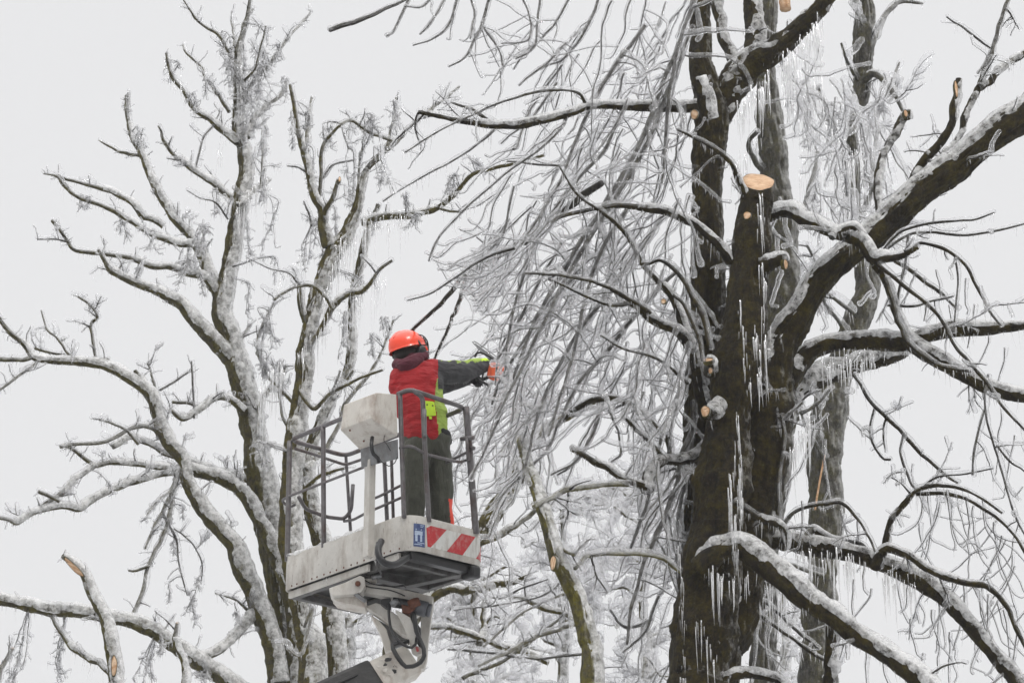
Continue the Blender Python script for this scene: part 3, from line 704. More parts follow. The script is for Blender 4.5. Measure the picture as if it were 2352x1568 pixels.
# ------------------------------------------------------------------ mossy bough tree behind the basket's right side, and the sawn snag
YF = 24.5
sF = Style(bark='bark_mid', spur=5, spurL=(0.08, 0.4), up=0.2, ice=0.018, ic_d=20, ic_L=0.05, crust=0.025, cover=-0.2, wob=0.5, sub=1.0, big=0.024)
tF = empty('leaning_tree', (P(905, 1568, YF)[0], YF, 0), 'mossy leaning tree seen behind the right corner of the basket', 'tree')
trunk(tF, 'trunk', [(905,1568,54),(940,1440,50),(1000,1350,44),(1060,1280,38),(1112,1213,38),(1165,1140,38),(1205,1050,28),(1262,975,20),(1316,945,18),(1375,921,18),(1409,911,14),(1472,950,10),(1526,999,9)], YF, sF, spur=2, ic=14)
for a_, dy in [([(1100,1250,16),(1150,1228,15),(1190,1205,12),(1230,1170,10)],(0,.2)),
               ([(960,1400,20),(1034,1352,18),(1107,1350,20),(1180,1335,14),(1221,1319,7)],(0,-.6)),
               ([(1040,1440,14),(1110,1470,14),(1180,1490,16),(1260,1520,14)],(.6,.5)),
               ([(930,1480,14),(980,1440,12),(1040,1440,12)],(.3,.6)),
               ([(1100,1480,14),(1110,1420,12),(1120,1360,9)],(.6,.8)),
               ([(1120,1200,10),(1150,1150,9),(1140,1080,8),(1160,1020,6)],(0,.4)),
               ([(1345,1440,12),(1290,1405,13),(1250,1395,13),(1205,1375,9),(1170,1372,6)],(-.6,-.8)),([(1330,1430,9),(1240,1460,8),(1160,1500,8),(1100,1530,6)],(-.6,-1)),([(1330,1350,6),(1220,1395,5),(1160,1440,5),(1110,1485,4)],(-.6,-1)),
               ([(1345,1500,6),(1240,1510,6),(1130,1500,5),(1030,1490,5)],(-.6,-1)),([(1290,1335,5),(1240,1370,4),(1130,1390,4),(1040,1400,3)],(-.6,-1)),([(1060,1560,9),(1150,1520,8),(1260,1440,7),(1330,1390,6)],(-.6,-.6)),([(1080,1340,5),(1140,1375,5),(1200,1350,4),(1260,1330,3)],(-.6,-.9))]:
    limb(tF, 'limb', a_, YF, sF, dy=dy)

YS = 16.9
sS = Style(bark='bark_snag', spur=3.5, spurL=(0.1, 0.45), up=-0.1, ice=0.018, ic_d=14, ic_L=0.04, crust=0.014, cover=-0.15, wob=0.5, sub=1.0, big=0.03)
tSn = empty('snag', (P(1380, 1568, YS)[0], YS, 0), 'olive-green lichened snag curving up between basket and big sawn trunk', 'tree')
trunk(tSn, 'trunk', [(1368,1568,52),(1353,1462,47),(1328,1379,43),(1302,1325,41),(1281,1285,38),(1268,1243,33),(1243,1155,31),(1222,1095,26),(1204,1045,20),(1190,1000,15),(1182,950,10)], YS, sS, spur=1.6, ic=6, cr=0.012, dy=np.array([0,0,0,0,0,0,.1,.3,.7,1.3,2.0]))
cut_face(tSn.children[0], P(1271, 1292, YS-.06), (-0.75, -0.65, 0.1), 0.028, 0.05)
for a_, dy in [([(1225,1165,10),(1260,1148,11),(1300,1125,12),(1350,1118,12),(1400,1115,11),(1440,1114,10)],(0,.4)),
               ([(1292,1260,9),(1320,1275,8)],(0,-.1)),
               ([(1318,1305,9),(1350,1282,9),(1399,1272,9),(1472,1272,9),(1520,1285,9),(1565,1310,9)],(0,.5))]:
    limb(tSn, 'limb', a_, YS, sS, dy=dy, spur=4)
# ------------------------------------------------------------------ TREE C: the big dark sawn tree on the right
YC = 17.5
sC = Style(bark='bark_near', spur=1.6, spurL=(0.06, 0.4), up=0.05, ice=0.013, ic_d=40, ic_L=0.05, ic_r=0.0028, crust=0.024, cover=-0.08, wob=0.45, big=0.022, sub=0.8, droop=0.4, fine=1.6, fineL=(.08, .35))
tC = empty('sawn_tree', (P(1618, 1568, YC)[0], YC, 0), 'big dark wet tree with a freshly sawn stump top, right of the basket', 'tree')
trunk(tC, 'trunk', [(1612,1568,150),(1618,1480,148),(1628,1400,146),(1638,1300,138),(1645,1200,126),(1655,1100,118),(1664,1000,114),(1680,900,112),(1700,800,104),(1712,700,90),(1724,600,84),(1735,500,77),(1738,458,77)], YC, sC, spur=.15, ic=5, rough=0.06, cr=0)
trunk(tC, 'trunk', [(1650,1568,100),(1680,1440,100),(1700,1300,104),(1725,1200,112),(1745,1100,118),(1757,1000,118),(1768,900,108),(1785,830,96),(1812,770,78),(1845,715,66),(1885,655,64),(1930,605,62),(2010,535,60),(2080,470,62),(2150,412,64),(2230,352,66),(2300,302,68),(2370,258,70),(2440,215,66)], YC, sC, dy=np.concatenate([np.full(8, .25), np.linspace(.25, .1, 11)]), spur=.3, ic=30, rough=0.05, cr=.03, cover=-.45, w=np.array([-.35,-.1,.93]))
trunk(tC, 'trunk', [(1580,1568,60),(1590,1300,66),(1604,1100,70),(1612,900,72),(1620,800,80),(1622,700,84),(1620,600,80),(1625,500,74),(1632,400,70),(1640,300,76),(1628,210,66),(1612,120,52),(1606,50,50),(1608,-40,50)], YC, sC, dy=np.full(14, .55), spur=.3, ic=8, rough=0.05, cr=0)
stump_top(tC, 1741, 418, YC, 75, 50, (0.02, -.72, .69), 'bark_near', 'broad freshly sawn stump top, pale orange')
YC2 = YC+.5
CL = [
 ([(1650,270,66),(1680,205,74),(1715,160,70),(1750,135,64),(1785,112,56),(1830,75,46),(1870,30,40),(1905,-20,38)], (.1,-.2), {}),
 ([(1742,130,46),(1738,80,40),(1733,30,38),(1726,-30,36)], (0,.1), {}),
 ([(1690,150,28),(1672,110,24),(1658,60,22),(1648,-20,22)], (.1,.4), {}),
 ([(1640,240,34),(1600,243,28),(1560,247,24),(1500,247,22),(1440,245,20),(1385,243,18),(1345,246,17),(1310,258,17),(1250,275,17),(1190,288,17),(1130,291,16),(1080,285,13),(1030,275,11),(960,258,9)], (-.1,-.9), dict(ic=26)),
 ([(1135,288,10),(1108,266,8),(1080,250,7),(1038,235,6)], (-.6,-.8), {}),
 ([(1345,240,8),(1330,216,7),(1300,208,6),(1260,208,6),(1220,215,6),(1150,235,5),(1090,262,4),(1000,305,3),(930,350,3)], (-.5,-1), {}),
 ([(1300,268,6),(1285,300,5),(1230,350,5),(1160,400,4),(1080,470,4),(1020,530,3),(1000,560,4),(985,600,4)], (-.5,-.9), {}),
 ([(1135,298,5),(1100,330,5),(1040,370,4),(990,395,4),(930,430,3),(880,462,3)], (-.6,-1), {}),
 ([(1715,650,26),(1680,600,24),(1650,560,22),(1600,515,20),(1560,496,19),(1520,485,18),(1470,478,16),(1420,472,13),(1380,478,9),(1300,495,9),(1270,510,7)], (-.45,-.9), {}),
 ([(1745,540,18),(1720,480,17),(1702,421,14),(1669,366,11),(1621,330,9),(1555,297,5)], (-.4,-.9), {}),
 ([(1625,960,38),(1605,880,30),(1590,810,25),(1562,730,18),(1536,675,16),(1496,635,13),(1470,602,11),(1434,536,9),(1379,485,7),(1328,448,6),(1284,379,4)], (-.2,-1), {}),
 ([(1612,880,28),(1600,835,25),(1580,795,22),(1551,759,20),(1507,737,18),(1452,701,14),(1426,702,9),(1379,697,7),(1295,657,5),(1260,640,4)], (-.2,-1.1), {}),
 ([(1507,730,12),(1480,705,12),(1437,682,10),(1379,653,8),(1298,635,7),(1207,629,5)], (-.6,-1.2), {}),
 ([(1470,605,7),(1489,606,7),(1518,598,8),(1555,624,10),(1591,682,11),(1617,745,11),(1632,800,10)], (-.8,-.9), {}),
 ([(1545,680,6),(1570,700,8),(1590,740,8),(1605,790,8),(1612,830,6)], (-.8,-.9), {}),
 ([(1625,1030,34),(1600,1045,28),(1560,1058,24),(1520,1062,24),(1490,1085,24),(1480,1130,26)], (-.1,-.6), {}),
 ([(1495,1120,22),(1468,1112,18),(1440,1098,15),(1400,1075,14),(1350,1046,13),(1310,1028,12)], (-.6,-.8), {}),
 ([(1530,1055,14),(1500,1025,11),(1448,975,9),(1426,958,7)], (-.4,-.6), {}),
 ([(1540,1060,14),(1530,1010,12),(1490,965,10),(1450,930,10),(1409,915,12),(1370,915,14),(1320,940,12),(1280,975,10)], (-.3,.2), {}),
 ([(1580,880,9),(1540,845,7),(1500,820,6),(1430,800,5),(1380,770,4)], (-.5,-1), {}),
 # right side
 ([(1800,870,70),(1837,826,48),(1870,797,40),(1932,780,40),(2006,773,42),(2079,786,44),(2115,773,38),(2189,757,34),(2262,758,30),(2360,750,16)], (-.2,-.6), dict(ic=60)),
 ([(2085,785,36),(2110,802,36),(2152,822,33),(2189,846,33),(2230,866,33),(2262,883,34),(2299,896,34),(2375,910,34)], (-.45,-.8), dict(ic=40)),
 ([(1765,1010,100),(1800,938,84),(1841,888,62),(1896,860,56),(1969,837,44),(2042,817,36),(2079,808,28)], (0,.6), dict(ic=70)),
 ([(1750,500,24),(1785,488,24),(1822,490,27),(1859,513,26),(1907,531,26),(1951,546,28),(1980,568,26),(2005,600,24),(2035,598,18),(2068,590,15),(2110,568,12)], (-.3,-.8), dict(cr=.05)),
 ([(1905,545,16),(1921,528,14),(1951,519,15),(1976,540,15),(1992,577,15),(2010,604,15)], (-.7,-.6), {}),
 ([(2012,605,20),(2035,655,20),(2058,710,21),(2075,760,19),(2105,812,14)], (-.6,-.5), {}),
 ([(2018,608,10),(2080,660,9),(2150,720,8),(2200,800,8),(2260,870,8),(2300,930,7),(2360,995,6)], (-.7,-1), {}),
 ([(2030,640,12),(2075,770,10),(2120,818,9),(2170,846,8),(2230,852,6)], (-.8,-.9), {}),
 ([(2030,575,6),(2050,550,6),(2080,527,6),(2150,510,6),(2230,505,5),(2284,488,3)], (-.6,-.9), {}),
 ([(2035,572,6),(2070,548,6),(2120,533,6),(2220,541,6),(2290,530,5),(2356,513,4)], (-.6,-.6), {}),
 ([(2100,568,8),(2115,557,7),(2170,572,8),(2218,608,7),(2244,660,7),(2273,715,6),(2299,748,5)], (-.7,-.8), {}),
 ([(2195,590,5),(2200,640,5),(2195,700,4),(2190,760,4)], (-.75,-.75), {}),
 ([(2055,600,9),(2090,620,9),(2130,650,9),(2170,680,8),(2200,710,6)], (-.7,-.4), {}),
 ([(2040,700,6),(2100,702,6),(2150,690,5),(2190,680,4)], (-.6,-.5), {}),
 ([(2085,540,6),(2080,600,6),(2062,680,6),(2055,740,5)], (-.7,-.6), {}),
 ([(2016,520,14),(2016,470,15),(2014,420,15),(2024,366,16),(2050,305,19),(2078,262,20)], (-.1,.1), {}),
 ([(2072,470,24),(2097,392,20),(2123,359,22),(2160,326,20),(2185,270,18),(2200,183,15)], (-.2,-.4), {}),
 ([(2150,420,12),(2165,360,10),(2185,340,12),(2205,300,13),(2222,250,15),(2246,203,18),(2269,146,13),(2291,84,10),(2315,-6,9)], (.1,.3), {}),
 ([(2252,198,15),(2270,188,15),(2299,161,15),(2365,112,13)], (.2,.4), {}),
 ([(2273,112,5),(2225,73,5),(2174,40,4)], (.3,.1), {}),
 ([(2275,120,4),(2260,150,4),(2245,170,3)], (.3,.1), {}),
 # lower right boughs
 ([(1612,1300,54),(1628,1281,52),(1657,1258,50),(1698,1255,50),(1749,1284,50),(1803,1332,46),(1858,1387,44),(1931,1434,41),(2004,1477,40),(2059,1518,40),(2107,1562,40),(2150,1620,38)], (-.72,-1.2), dict(ic=70, cr=.05)),
 ([(1904,1430,30),(1908,1498,30),(1905,1600,30)], (-.8,-.7), dict(cr=.03)),
 ([(1710,1290,46),(1745,1257,40),(1803,1242,42),(1858,1253,44),(1931,1268,41),(2004,1288,41),(2077,1310,42),(2132,1341,40),(2187,1392,36),(2242,1450,36),(2296,1516,34),(2345,1575,32)], (.1,-.5), dict(ic=60)),
 ([(2020,1300,28),(2024,1279,24),(2041,1257,16),(2077,1273,16),(2114,1297,16),(2150,1317,16),(2205,1337,14),(2271,1354,14),(2315,1399,12),(2358,1490,10)], (-.3,-.8), {}),
 ([(2030,1270,17),(2036,1245,16),(2052,1198,14),(2085,1151,13),(2110,1122,11),(2150,1112,8),(2205,1120,7),(2260,1148,6),(2300,1176,5)], (-.3,-.7), {}),
 ([(2105,1132,9),(2168,1131,9),(2223,1147,8),(2278,1180,8),(2326,1224,7),(2360,1280,7)], (-.4,-.5), {}),
 ([(1683,1155,13),(1730,1182,14),(1785,1206,16),(1800,1228,18),(1802,1262,22)], (-.78,-.3), {}),
 ([(1794,1210,9),(1822,1177,8),(1876,1160,8),(1931,1156,8),(1968,1186,7),(1997,1231,6),(2010,1265,5)], (-.3,-.5), {}),
 ([(1798,1225,8),(1787,1200,8),(1785,1115,8),(1800,1005,8),(1796,950,6)], (-.4,-.45), {}),
 ([(1836,1246,14),(1869,1217,14),(1913,1239,14),(1968,1248,12),(1993,1272,10)], (-.1,.1), {}),
 ([(1640,1600,26),(1680,1562,24),(1725,1550,22),(1780,1566,20),(1830,1600,18)], (-.6,-.6), {}),
 ([(1719,1392,8),(1785,1440,8),(1869,1500,8),(1900,1520,6)], (.1,-.3), {}),
 ([(1722,1370,7),(1770,1395,7),(1830,1450,7),(1880,1490,5)], (.2,0), {}),
 ([(1960,860,8),(1975,880,7),(2006,927,8),(2079,997,9),(2130,1050,8),(2174,1094,7),(2200,1110,5)], (0,-.5), {}),
 ([(2009,934,5),(1998,993,5),(2024,1048,5),(2046,1055,5)], (-.1,-.2), {}),
 ([(2075,995,6),(2068,1040,6),(2090,1105,6),(2110,1128,5)], (-.3,-.4), {}),
 ([(1840,950,10),(1880,925,8),(1905,895,5)], (-.5,-.5), {}),
 ([(1748,800,6),(1752,870,6),(1778,930,6),(1790,975,5)], (-.4,-.42), {}),
 ([(1788,975,5),(1820,945,5),(1843,925,5)], (-.42,-.42), {}),
 ([(1795,1230,6),(1840,1210,5),(1880,1225,5)], (.3,.5), {}),
 ([(2270,860,5),(2262,930,5),(2300,1080,5),(2330,1180,5),(2360,1240,4)], (-.7,-.9), {}),
 ([(2262,940,5),(2240,1020,5),(2232,1090,5)], (-.75,-.7), {}),
 ([(2290,1020,5),(2320,1060,5),(2345,1075,4)], (-.8,-.9), {}),
 ([(2110,1128,6),(2150,1098,5),(2220,1088,4),(2280,1075,3)], (-.4,-.7), {}),
]
for a_, dy, kw in CL: limb(tC, 'limb', a_, YC2, sC, dy=dy, **kw)
# knob and stubs with sawn faces
o, p_, r_ = limb(tC, 'stub', [(1628,262,26),(1612,235,32),(1604,205,32),(1600,180,26)], YC, sC, dy=(-.1,-.15), spur=0, cr=.045)
cut_face(o, P(1595, 263, YC-.3), (-.25, -.85, -.35), 0.026, 0.034)
o, p_, r_ = limb(tC, 'stub', [(1752,612,34),(1775,606,28),(1798,605,24)], YC, sC, dy=(-.1,-.25), spur=0, cr=.03)
cut_face(o, P(1804, 607, YC-.27), (.75, -.6, -.1), 0.024, 0.034)
o, p_, r_ = limb(tC, 'stub', [(1628,860,30),(1626,840,24),(1624,828,22)], YC, sC, dy=(-.15,-.3), spur=0)
cut_face(o, P(1626, 827, YC-.33), (-.1, -.7, .65), 0.033, 0.027)
o, p_, r_ = limb(tC, 'stub', [(1650,930,40),(1630,945,32)], YC, sC, dy=(-.1,-.28), spur=0)
cut_face(o, P(1620, 944, YC-.32), (-.35, -.9, -.05), 0.030, 0.038)
for (u, v, rx, ry, n) in [(1716,495,.026,.03,(-.2,-.95,.1)),(1524,692,.017,.017,(-.3,-.9,-.2)),(1632,851,.014,.02,(-.3,-.9,-.2))]:
    cut_face(tC.children[0], P(u, v, YC-(.18 if u > 1700 else (.9 if u < 1600 else .3))), n, rx, ry)
g = Geo(); pb, rb = px_line([(1797,-40,30),(1806,22,28)], YC+.2); g_p, g_r = resample(pb, rb, .03); tube(g, g_p, g_r, 8, 0, .12)
g.build('split_wood', ['cut'], tC)
o, p_, r_ = limb(tC, 'stub', [(2078,275,20),(2084,256,16)], YC, sC, dy=(.55,.5), spur=0)
cut_face(o, P(2080, 261, YC+.44), (.4, -.9, .1), 0.016, 0.03)
cut_face(o, P(2196, 205, YC-.02), (.3, -.95, .1), 0.012, 0.07)
# long icicles running down the trunk and below the boughs
for a in [([(1690,960),(1700,1180)],YC-.42,34,.24,.005,.02),([(1672,1090),(1690,1250)],YC-.42,30,.26,.0055,.02),([(1632,1320),(1652,1325)],YC-.45,12,.34,.005,.02),([(1655,1325),(1712,1335)],YC-.5,22,.14,.0045,.03),
          ([(1600,1400),(1640,1500)],YC-.43,12,.2,.0045,.02),([(1750,600),(1760,800)],YC-.3,26,.28,.0055,.02),([(1735,760),(1745,860)],YC-.4,24,.2,.006,.02),([(1700,700),(1720,900)],YC-.35,30,.12,.005,.02),
          ([(1560,1250),(1575,1560)],YC-.3,40,.15,.0035,.03),([(1730,1340),(1800,1360)],YC+.3,50,.28,.005,.1),([(1895,840),(2000,820)],YC-.1,60,.16,.005,.05),([(1820,1030),(1860,970)],YC-.1,50,.25,.006,.05),
          ([(1745,440),(1750,520)],YC-.2,14,.25,.006,.01),([(1840,1270),(1960,1290)],YC,60,.28,.005,.08),([(2040,1320),(2100,1350)],YC,40,.2,.005,.08),([(1800,150),(1880,60)],YC+.3,120,.3,.0055,.1),([(1700,250),(1760,190)],YC+.2,70,.25,.005,.1)]:
    curtain(tC, *a)

# ---- the fan of ice-laden hanging branches left of the trunk
FLOWPTS = np.array([(1300,60,-.55,1),(1500,100,-.38,1),(1150,300,-.8,.8),(1400,300,-.5,1),(1560,300,-.22,1),(1200,550,-.75,1),(1400,550,-.55,1),(1560,600,-.2,1),(1120,800,-.6,1),(1300,800,-.45,1),(1500,800,-.25,1),
                    (1100,1000,-.45,1),(1300,1000,-.3,1),(1500,1000,-.1,1),(1200,1250,-.25,1),(1450,1250,-.2,1),(1520,1400,-.1,1),(1850,300,.15,1),(1900,600,.05,1),(1800,1200,.1,1)], float)
def to_px(p):
    q = p - C0; d = q@FW; return 1176 + (q@RT)/d*FPX, 784 - (q@UP)/d*FPX
def flow(p):
    u, v = to_px(p); w = 1/((FLOWPTS[:, 0]-u)**2 + (FLOWPTS[:, 1]-v)**2 + 4000)**1.5
    d = (FLOWPTS[:, 2:]*w[:, None]).sum(0)/w.sum()
    d = np.array([d[0], 0, -d[1]]); return d/np.linalg.norm(d)
EDGE_V = [-50, 0, 200, 350, 500, 600, 700, 740, 780, 900, 1000, 1350, 1600]
EDGE_U = [930, 960, 1090, 1110, 1030, 985, 1060, 1125, 1128, 1128, 1105, 1110, 1040]
TRIM = [True]
def trim(p):
    """cut a twig off where it would grow into the worker's space"""
    if not TRIM[0]: return p
    for i, q in enumerate(p):
        u, v = to_px(q)
        if u < np.interp(v, EDGE_V, EDGE_U) + 6: return p[:i]
    return p
def strand(G, q, L, r0, lvl, st, pull=0.10, curl=0.7, wob=0.34, d0=None, ice=0.017, kids=7.0, Yb=None):
    d = flow(q) if d0 is None else d0
    p = wander_line(q, d, L, 0.25, wob, 0.05, flow, pull*0.6, curl)
    p = trim(p)
    if len(p) < 5: return
    if rng.random() < .8 and TRIM[0]:
        for i, q in enumerate(p):          # the gaps round the snag stay open
            uu, vv = to_px(q)
            if (1225 < uu < 1430 and 965 < vv < 1110) or (1130 < uu < 1460 and vv > 1150): p = p[:i]; break
    if len(p) < 5: return
    # the last part of a twig turns up like a hook
    k = max(2, int(len(p)*0.22)); hook = rng.normal(0, 1, 2)*0.5
    s = np.linspace(0, 1, k)[:, None]**2; p[-k:] += s*np.array([hook[0]*0.12-0.03, hook[1]*0.04, 0.05])*min(1, L)
    r = np.linspace(r0*.85, max(0.0025, r0*0.35), len(p))
    p, r = resample(p, r, 0.018)
    p = p + np.stack([snoise(len(p), 4, .0022) for _ in range(3)], 1)
    tube(G[0], p, r, 6, 1, 0.12)
    th = ice*rng.uniform(0.6, 1.25)
    ice_sleeve(G[1], p, r, th, 0, 8, offk=0.7, beads=0.13)
    fringe(G[2], p, r+th*0.3, 22, 0.016, 0.0022, 0.06)
    if lvl > 0:
        for j in range(rng.poisson(kids*L)):
            f = rng.uniform(0.08, 0.97); q2, t2, rr = point_on(p, r, f)
            dd = t2*(1.0 if rng.random() < .65 else -.1) + perp(t2)*np.array([0.8, 0.6, 0.6])
            strand(G, q2, L*rng.uniform(0.15, 0.7)*(1.1-f*0.4), max(0.003, rr*0.6), lvl-1, st, pull, curl*1.2, wob*1.15, dd/np.linalg.norm(dd), ice*0.9, kids*0.8)
def hanging(tree, u, v, Y, L, r0=0.009, lvl=1, d0=None, **k):
    G = k.pop('G', None); own = G is None; G = G or (Geo(), Geo(), Geo())
    strand(G, P(u, v, Y), L, r0, lvl, sC, d0=d0, **k)
    if not own or not G[0].v: return None
    o = G[0].build('hanging_branch', ['bark_mid', 'twig'], tree)
    G[1].build('ice_coat', ['ice', 'rime'], o)
    if G[2].v: G[2].build('icicle_fringe', ['icicle'], o)
    return o
def traced_hang(tree, pts, Y, dy, kids=7, ice=0.0155):
    G = (Geo(), Geo(), Geo())
    p0, r0 = px_line(pts, Y, dy); r0 = r0*1.0; p, r = resample(p0, r0, 0.018)
    p = p + np.stack([snoise(len(p), 6, .003) for _ in range(3)], 1)
    tube(G[0], p, r, 8, 1, 0.1); ice_sleeve(G[1], p, r, ice, 0, 8, offk=0.7, beads=.12); fringe(G[2], p, r+ice*.3, 26, .02, .0022, .07)
    L = np.linalg.norm(np.diff(p, axis=0), axis=1).sum()
    for j in range(rng.poisson(kids*L)):
        f = rng.uniform(0.05, 0.98); q2, t2, rr = point_on(p, r, f)
        dd = t2*(1.0 if rng.random() < .7 else -.1) + perp(t2)*np.array([0.85, 0.6, 0.6])
        strand(G, q2, rng.uniform(0.15, 0.8), max(0.003, rr*0.5), 0, sC, d0=dd/np.linalg.norm(dd), ice=ice)
    o = G[0].build('hanging_branch', ['bark_mid', 'twig'], tree); G[1].build('ice_coat', ['ice', 'rime'], o); G[2].build('icicle_fringe', ['icicle'], o)
for pts, dy in [
  ([(1380,420,16),(1300,480,16),(1230,540,15),(1180,570,14),(1120,600,13),(1068,635,12),(1010,700,9),(950,755,7),(925,790,5)],(-.6,2.6)),
  ([(1068,635,10),(1055,690,8),(1030,750,7),(995,830,5)],(.5,2.6)),
  ([(1180,570,8),(1120,590,6),(1040,640,5),(985,675,4),(935,690,3)],(-.8,-.6)),
  ([(1180,430,5),(1160,520,5),(1150,545,4),(1125,560,3)],(-.7,-.7)),
  ([(1560,100,10),(1520,200,10),(1470,330,10),(1400,450,10),(1330,560,9),(1260,680,8),(1210,780,7),(1170,900,6),(1120,1020,5),(1080,1100,4)],(-.3,-.8)),
  ([(1590,60,9),(1545,180,9),(1500,300,9),(1430,430,9),(1360,540,8),(1300,640,8),(1240,760,7),(1190,860,6),(1140,960,5)],(-.2,-.9)),
  ([(1480,60,8),(1400,170,8),(1350,260,8),(1320,330,7),(1290,410,6),(1250,480,5),(1200,560,4)],(-.2,-.7)),
  ([(1430,250,7),(1390,340,7),(1320,420,7),(1250,520,6),(1200,640,6),(1170,760,5),(1160,850,4)],(-.3,-.7)),
  ([(1520,500,9),(1450,600,9),(1390,680,9),(1330,760,8),(1280,850,7),(1240,940,7),(1215,1040,6),(1200,1110,5)],(-.2,-.8)),
  ([(1560,620,8),(1480,700,8),(1400,800,8),(1330,880,7),(1290,960,6),(1250,1040,5),(1160,1130,4),(1130,1190,3)],(-.2,-.7)),
  ([(1440,480,8),(1380,580,8),(1340,700,7),(1320,800,7),(1290,900,6),(1260,1000,5)],(-.4,-.9)),
  ([(1590,920,11),(1590,980,11),(1560,1060,12),(1555,1110,11),(1520,1200,10),(1480,1290,9),(1450,1400,8),(1440,1480,6)],(-.2,-.5)),
  ([(1590,800,8),(1560,900,8),(1520,1000,8),(1500,1100,8),(1470,1200,7),(1450,1260,6)],(-.2,-.3)),
  ([(1380,940,6),(1360,1000,6),(1320,1060,5),(1265,1090,4)],(-.5,-.6)),
  ([(1400,940,6),(1420,1000,5),(1425,1040,5),(1405,1060,4)],(-.5,-.6)),
  ([(1380,930,5),(1350,1020,5),(1310,1070,5),(1280,1090,4)],(-.5,-.4)),
  ([(1570,1100,8),(1555,1250,8),(1560,1400,7),(1540,1560,6)],(-.1,-.2)),
  ([(1540,1320,6),(1500,1400,6),(1480,1450,5),(1430,1500,4)],(.2,0)),
  ([(1500,1420,7),(1440,1440,7),(1400,1400,5)],(.2,0)),
  # over the worker's saw
  ([(1330,620,7),(1260,700,7),(1200,790,7),(1150,870,6),(1130,930,5)],(-.2,-.1)),
  ([(1290,560,6),(1220,680,6),(1180,760,6),(1140,830,5)],(-.2,-.2)),
  # long loose twigs over the right
  ([(1600,-20,8),(1560,100,8),(1540,200,7),(1530,300,6),(1520,420,5)],(-.4,-.5)),
  ([(1380,-20,6),(1350,60,6),(1300,130,5),(1240,160,4)],(.2,0)),
  ([(1310,-10,5),(1270,60,5),(1200,130,4),(1180,160,3)],(.3,.3)),
  ([(1280,190,5),(1230,260,5),(1200,290,4),(1150,330,3)],(-.5,-.6)),
 ]:
    traced_hang(tC, pts, YC2, dy, kids=5.5)
for pts in [[(1190,720,5),(1165,770,5),(1146,810,4),(1141,850,4),(1137,884,3)]]:
    TRIM[0] = False; traced_hang(tC, pts, YC2, (1.4, 1.7), kids=1, ice=0.014); TRIM[0] = True
# top centre sprays hanging into the picture
for pts in [[(960,-12,6),(907,10,7),(860,33,9),(810,52,11),(760,71,11)],[(940,-10,6),(925,30,5),(905,70,4),(885,84,3)],[(1060,-20,5),(1050,0,5),(1031,57,5),(993,90,4),(950,104,3)],
            [(1030,-20,5),(1010,20,4),(985,55,4),(965,80,3)],[(1128,-20,7),(1122,0,7),(1103,62,6),(1088,95,5),(1070,130,4),(1031,154,3)],[(1105,55,5),(1125,85,5),(1148,120,4),(1155,150,6)],
            [(1000,-20,5),(970,15,4),(930,16,3)],[(1080,-10,5),(1090,30,5),(1085,60,4),(1080,90,3)],[(1190,-20,5),(1215,30,4),(1215,90,4),(1150,100,3)],[(1240,-10,6),(1235,60,5),(1225,110,4),(1185,135,3)],
            [(1300,100,4),(1260,140,4),(1230,165,4),(1190,195,3)],[(1290,150,4),(1220,250,4),(1190,330,3),(1180,345,6)],[(1165,370,4),(1240,378,5),(1300,382,5)]]:
    traced_hang(tC, pts, YC2, (0, -.3), kids=3, ice=0.012)
# further hanging branches, from the boughs above and out of the traced ones
seeds = []
while len(seeds) < 128:
    u = rng.uniform(1130, 1600); v = rng.uniform(-30, 1250)
    lo = 1600 - 0.62*v*0.75 - 260 if v < 850 else 1150      # left edge of the fan
    if u < lo: continue
    if v > 900 and rng.random() < 0.45: continue
    if u < 1420 and 960 < v < 1130: continue
    seeds.append((u, v))
GR = (Geo(), Geo(), Geo())
for i_, (u, v) in enumerate(seeds):
    hanging(tC, u, v, YC2 + rng.uniform(-.8, .9), rng.uniform(.5, 1.5), rng.uniform(.004, .008), 1, kids=4.2, G=None if i_ < 34 else GR)
# right of the trunk, thick icy twigs around the grey stem
for k in range(48):
    u = rng.uniform(1760, 2060); v = rng.uniform(40, 520)
    if u > 1900 and v < 150: continue
    hanging(tC, u, v, YC2 + rng.uniform(.2, 1.4), rng.uniform(.35, .9), rng.uniform(.004, .006), 1, kids=4, ice=0.020, curl=1.2, pull=0.05, wob=.6, G=GR)
for (u, v, L) in [(2120,1130,.45),(2150,1120,.5),(2180,1130,.55),(2200,1135,.5),(2235,1160,.7),(2262,1170,.8),(2280,1200,.8),(2310,1240,.7),(2140,1340,.3),(2200,1330,.6),(2240,1350,.7),(2290,1380,.6),(2060,1320,.4),(2110,1200,.4),(2330,1300,.6),(2255,1150,.9),(2290,1190,.9),
                  (2180,1450,.5),(2140,1400,.5),(2320,1500,.5),(1960,1330,.6),(2000,1350,.7),(1900,1500,.3),(1990,1480,.4),(2030,1500,.4),(2090,1420,.35),(2270,770,.3),(2240,700,.3),(2220,640,.35),(1870,980,.7),(1890,1010,.6),(1840,1150,.4),(1760,1420,.5),(1780,1400,.6),(1735,1420,.6),(2160,1340,.5),(2215,1345,.6),(2270,1365,.7),(2305,1400,.7),(2335,1450,.6),(2175,1125,.5),(2220,1140,.7),(2300,1230,.9),(2325,1270,.9),(2340,1200,.7),(2250,1360,.6),(2190,1330,.5),(2120,1500,.4),(2085,1330,.3),(1985,1290,.3),(2130,1135,.6),(2160,1140,.6),(2330,1000,.6),(2300,940,.6),(2310,800,.35),(2150,620,.3),(2180,700,.3),(2100,620,.35),(1930,1170,.4),(1970,1190,.4),(1720,1400,.5),(1800,1480,.4),(1700,1450,.4)]:
    hanging(tC, u, v, YC2 + rng.uniform(-.5, .2), L, .0045, 1, kids=2, curl=1.6, pull=0.03, ice=.010, G=GR)
TRIM[0] = False                                        # more of the fan hangs well behind the basket
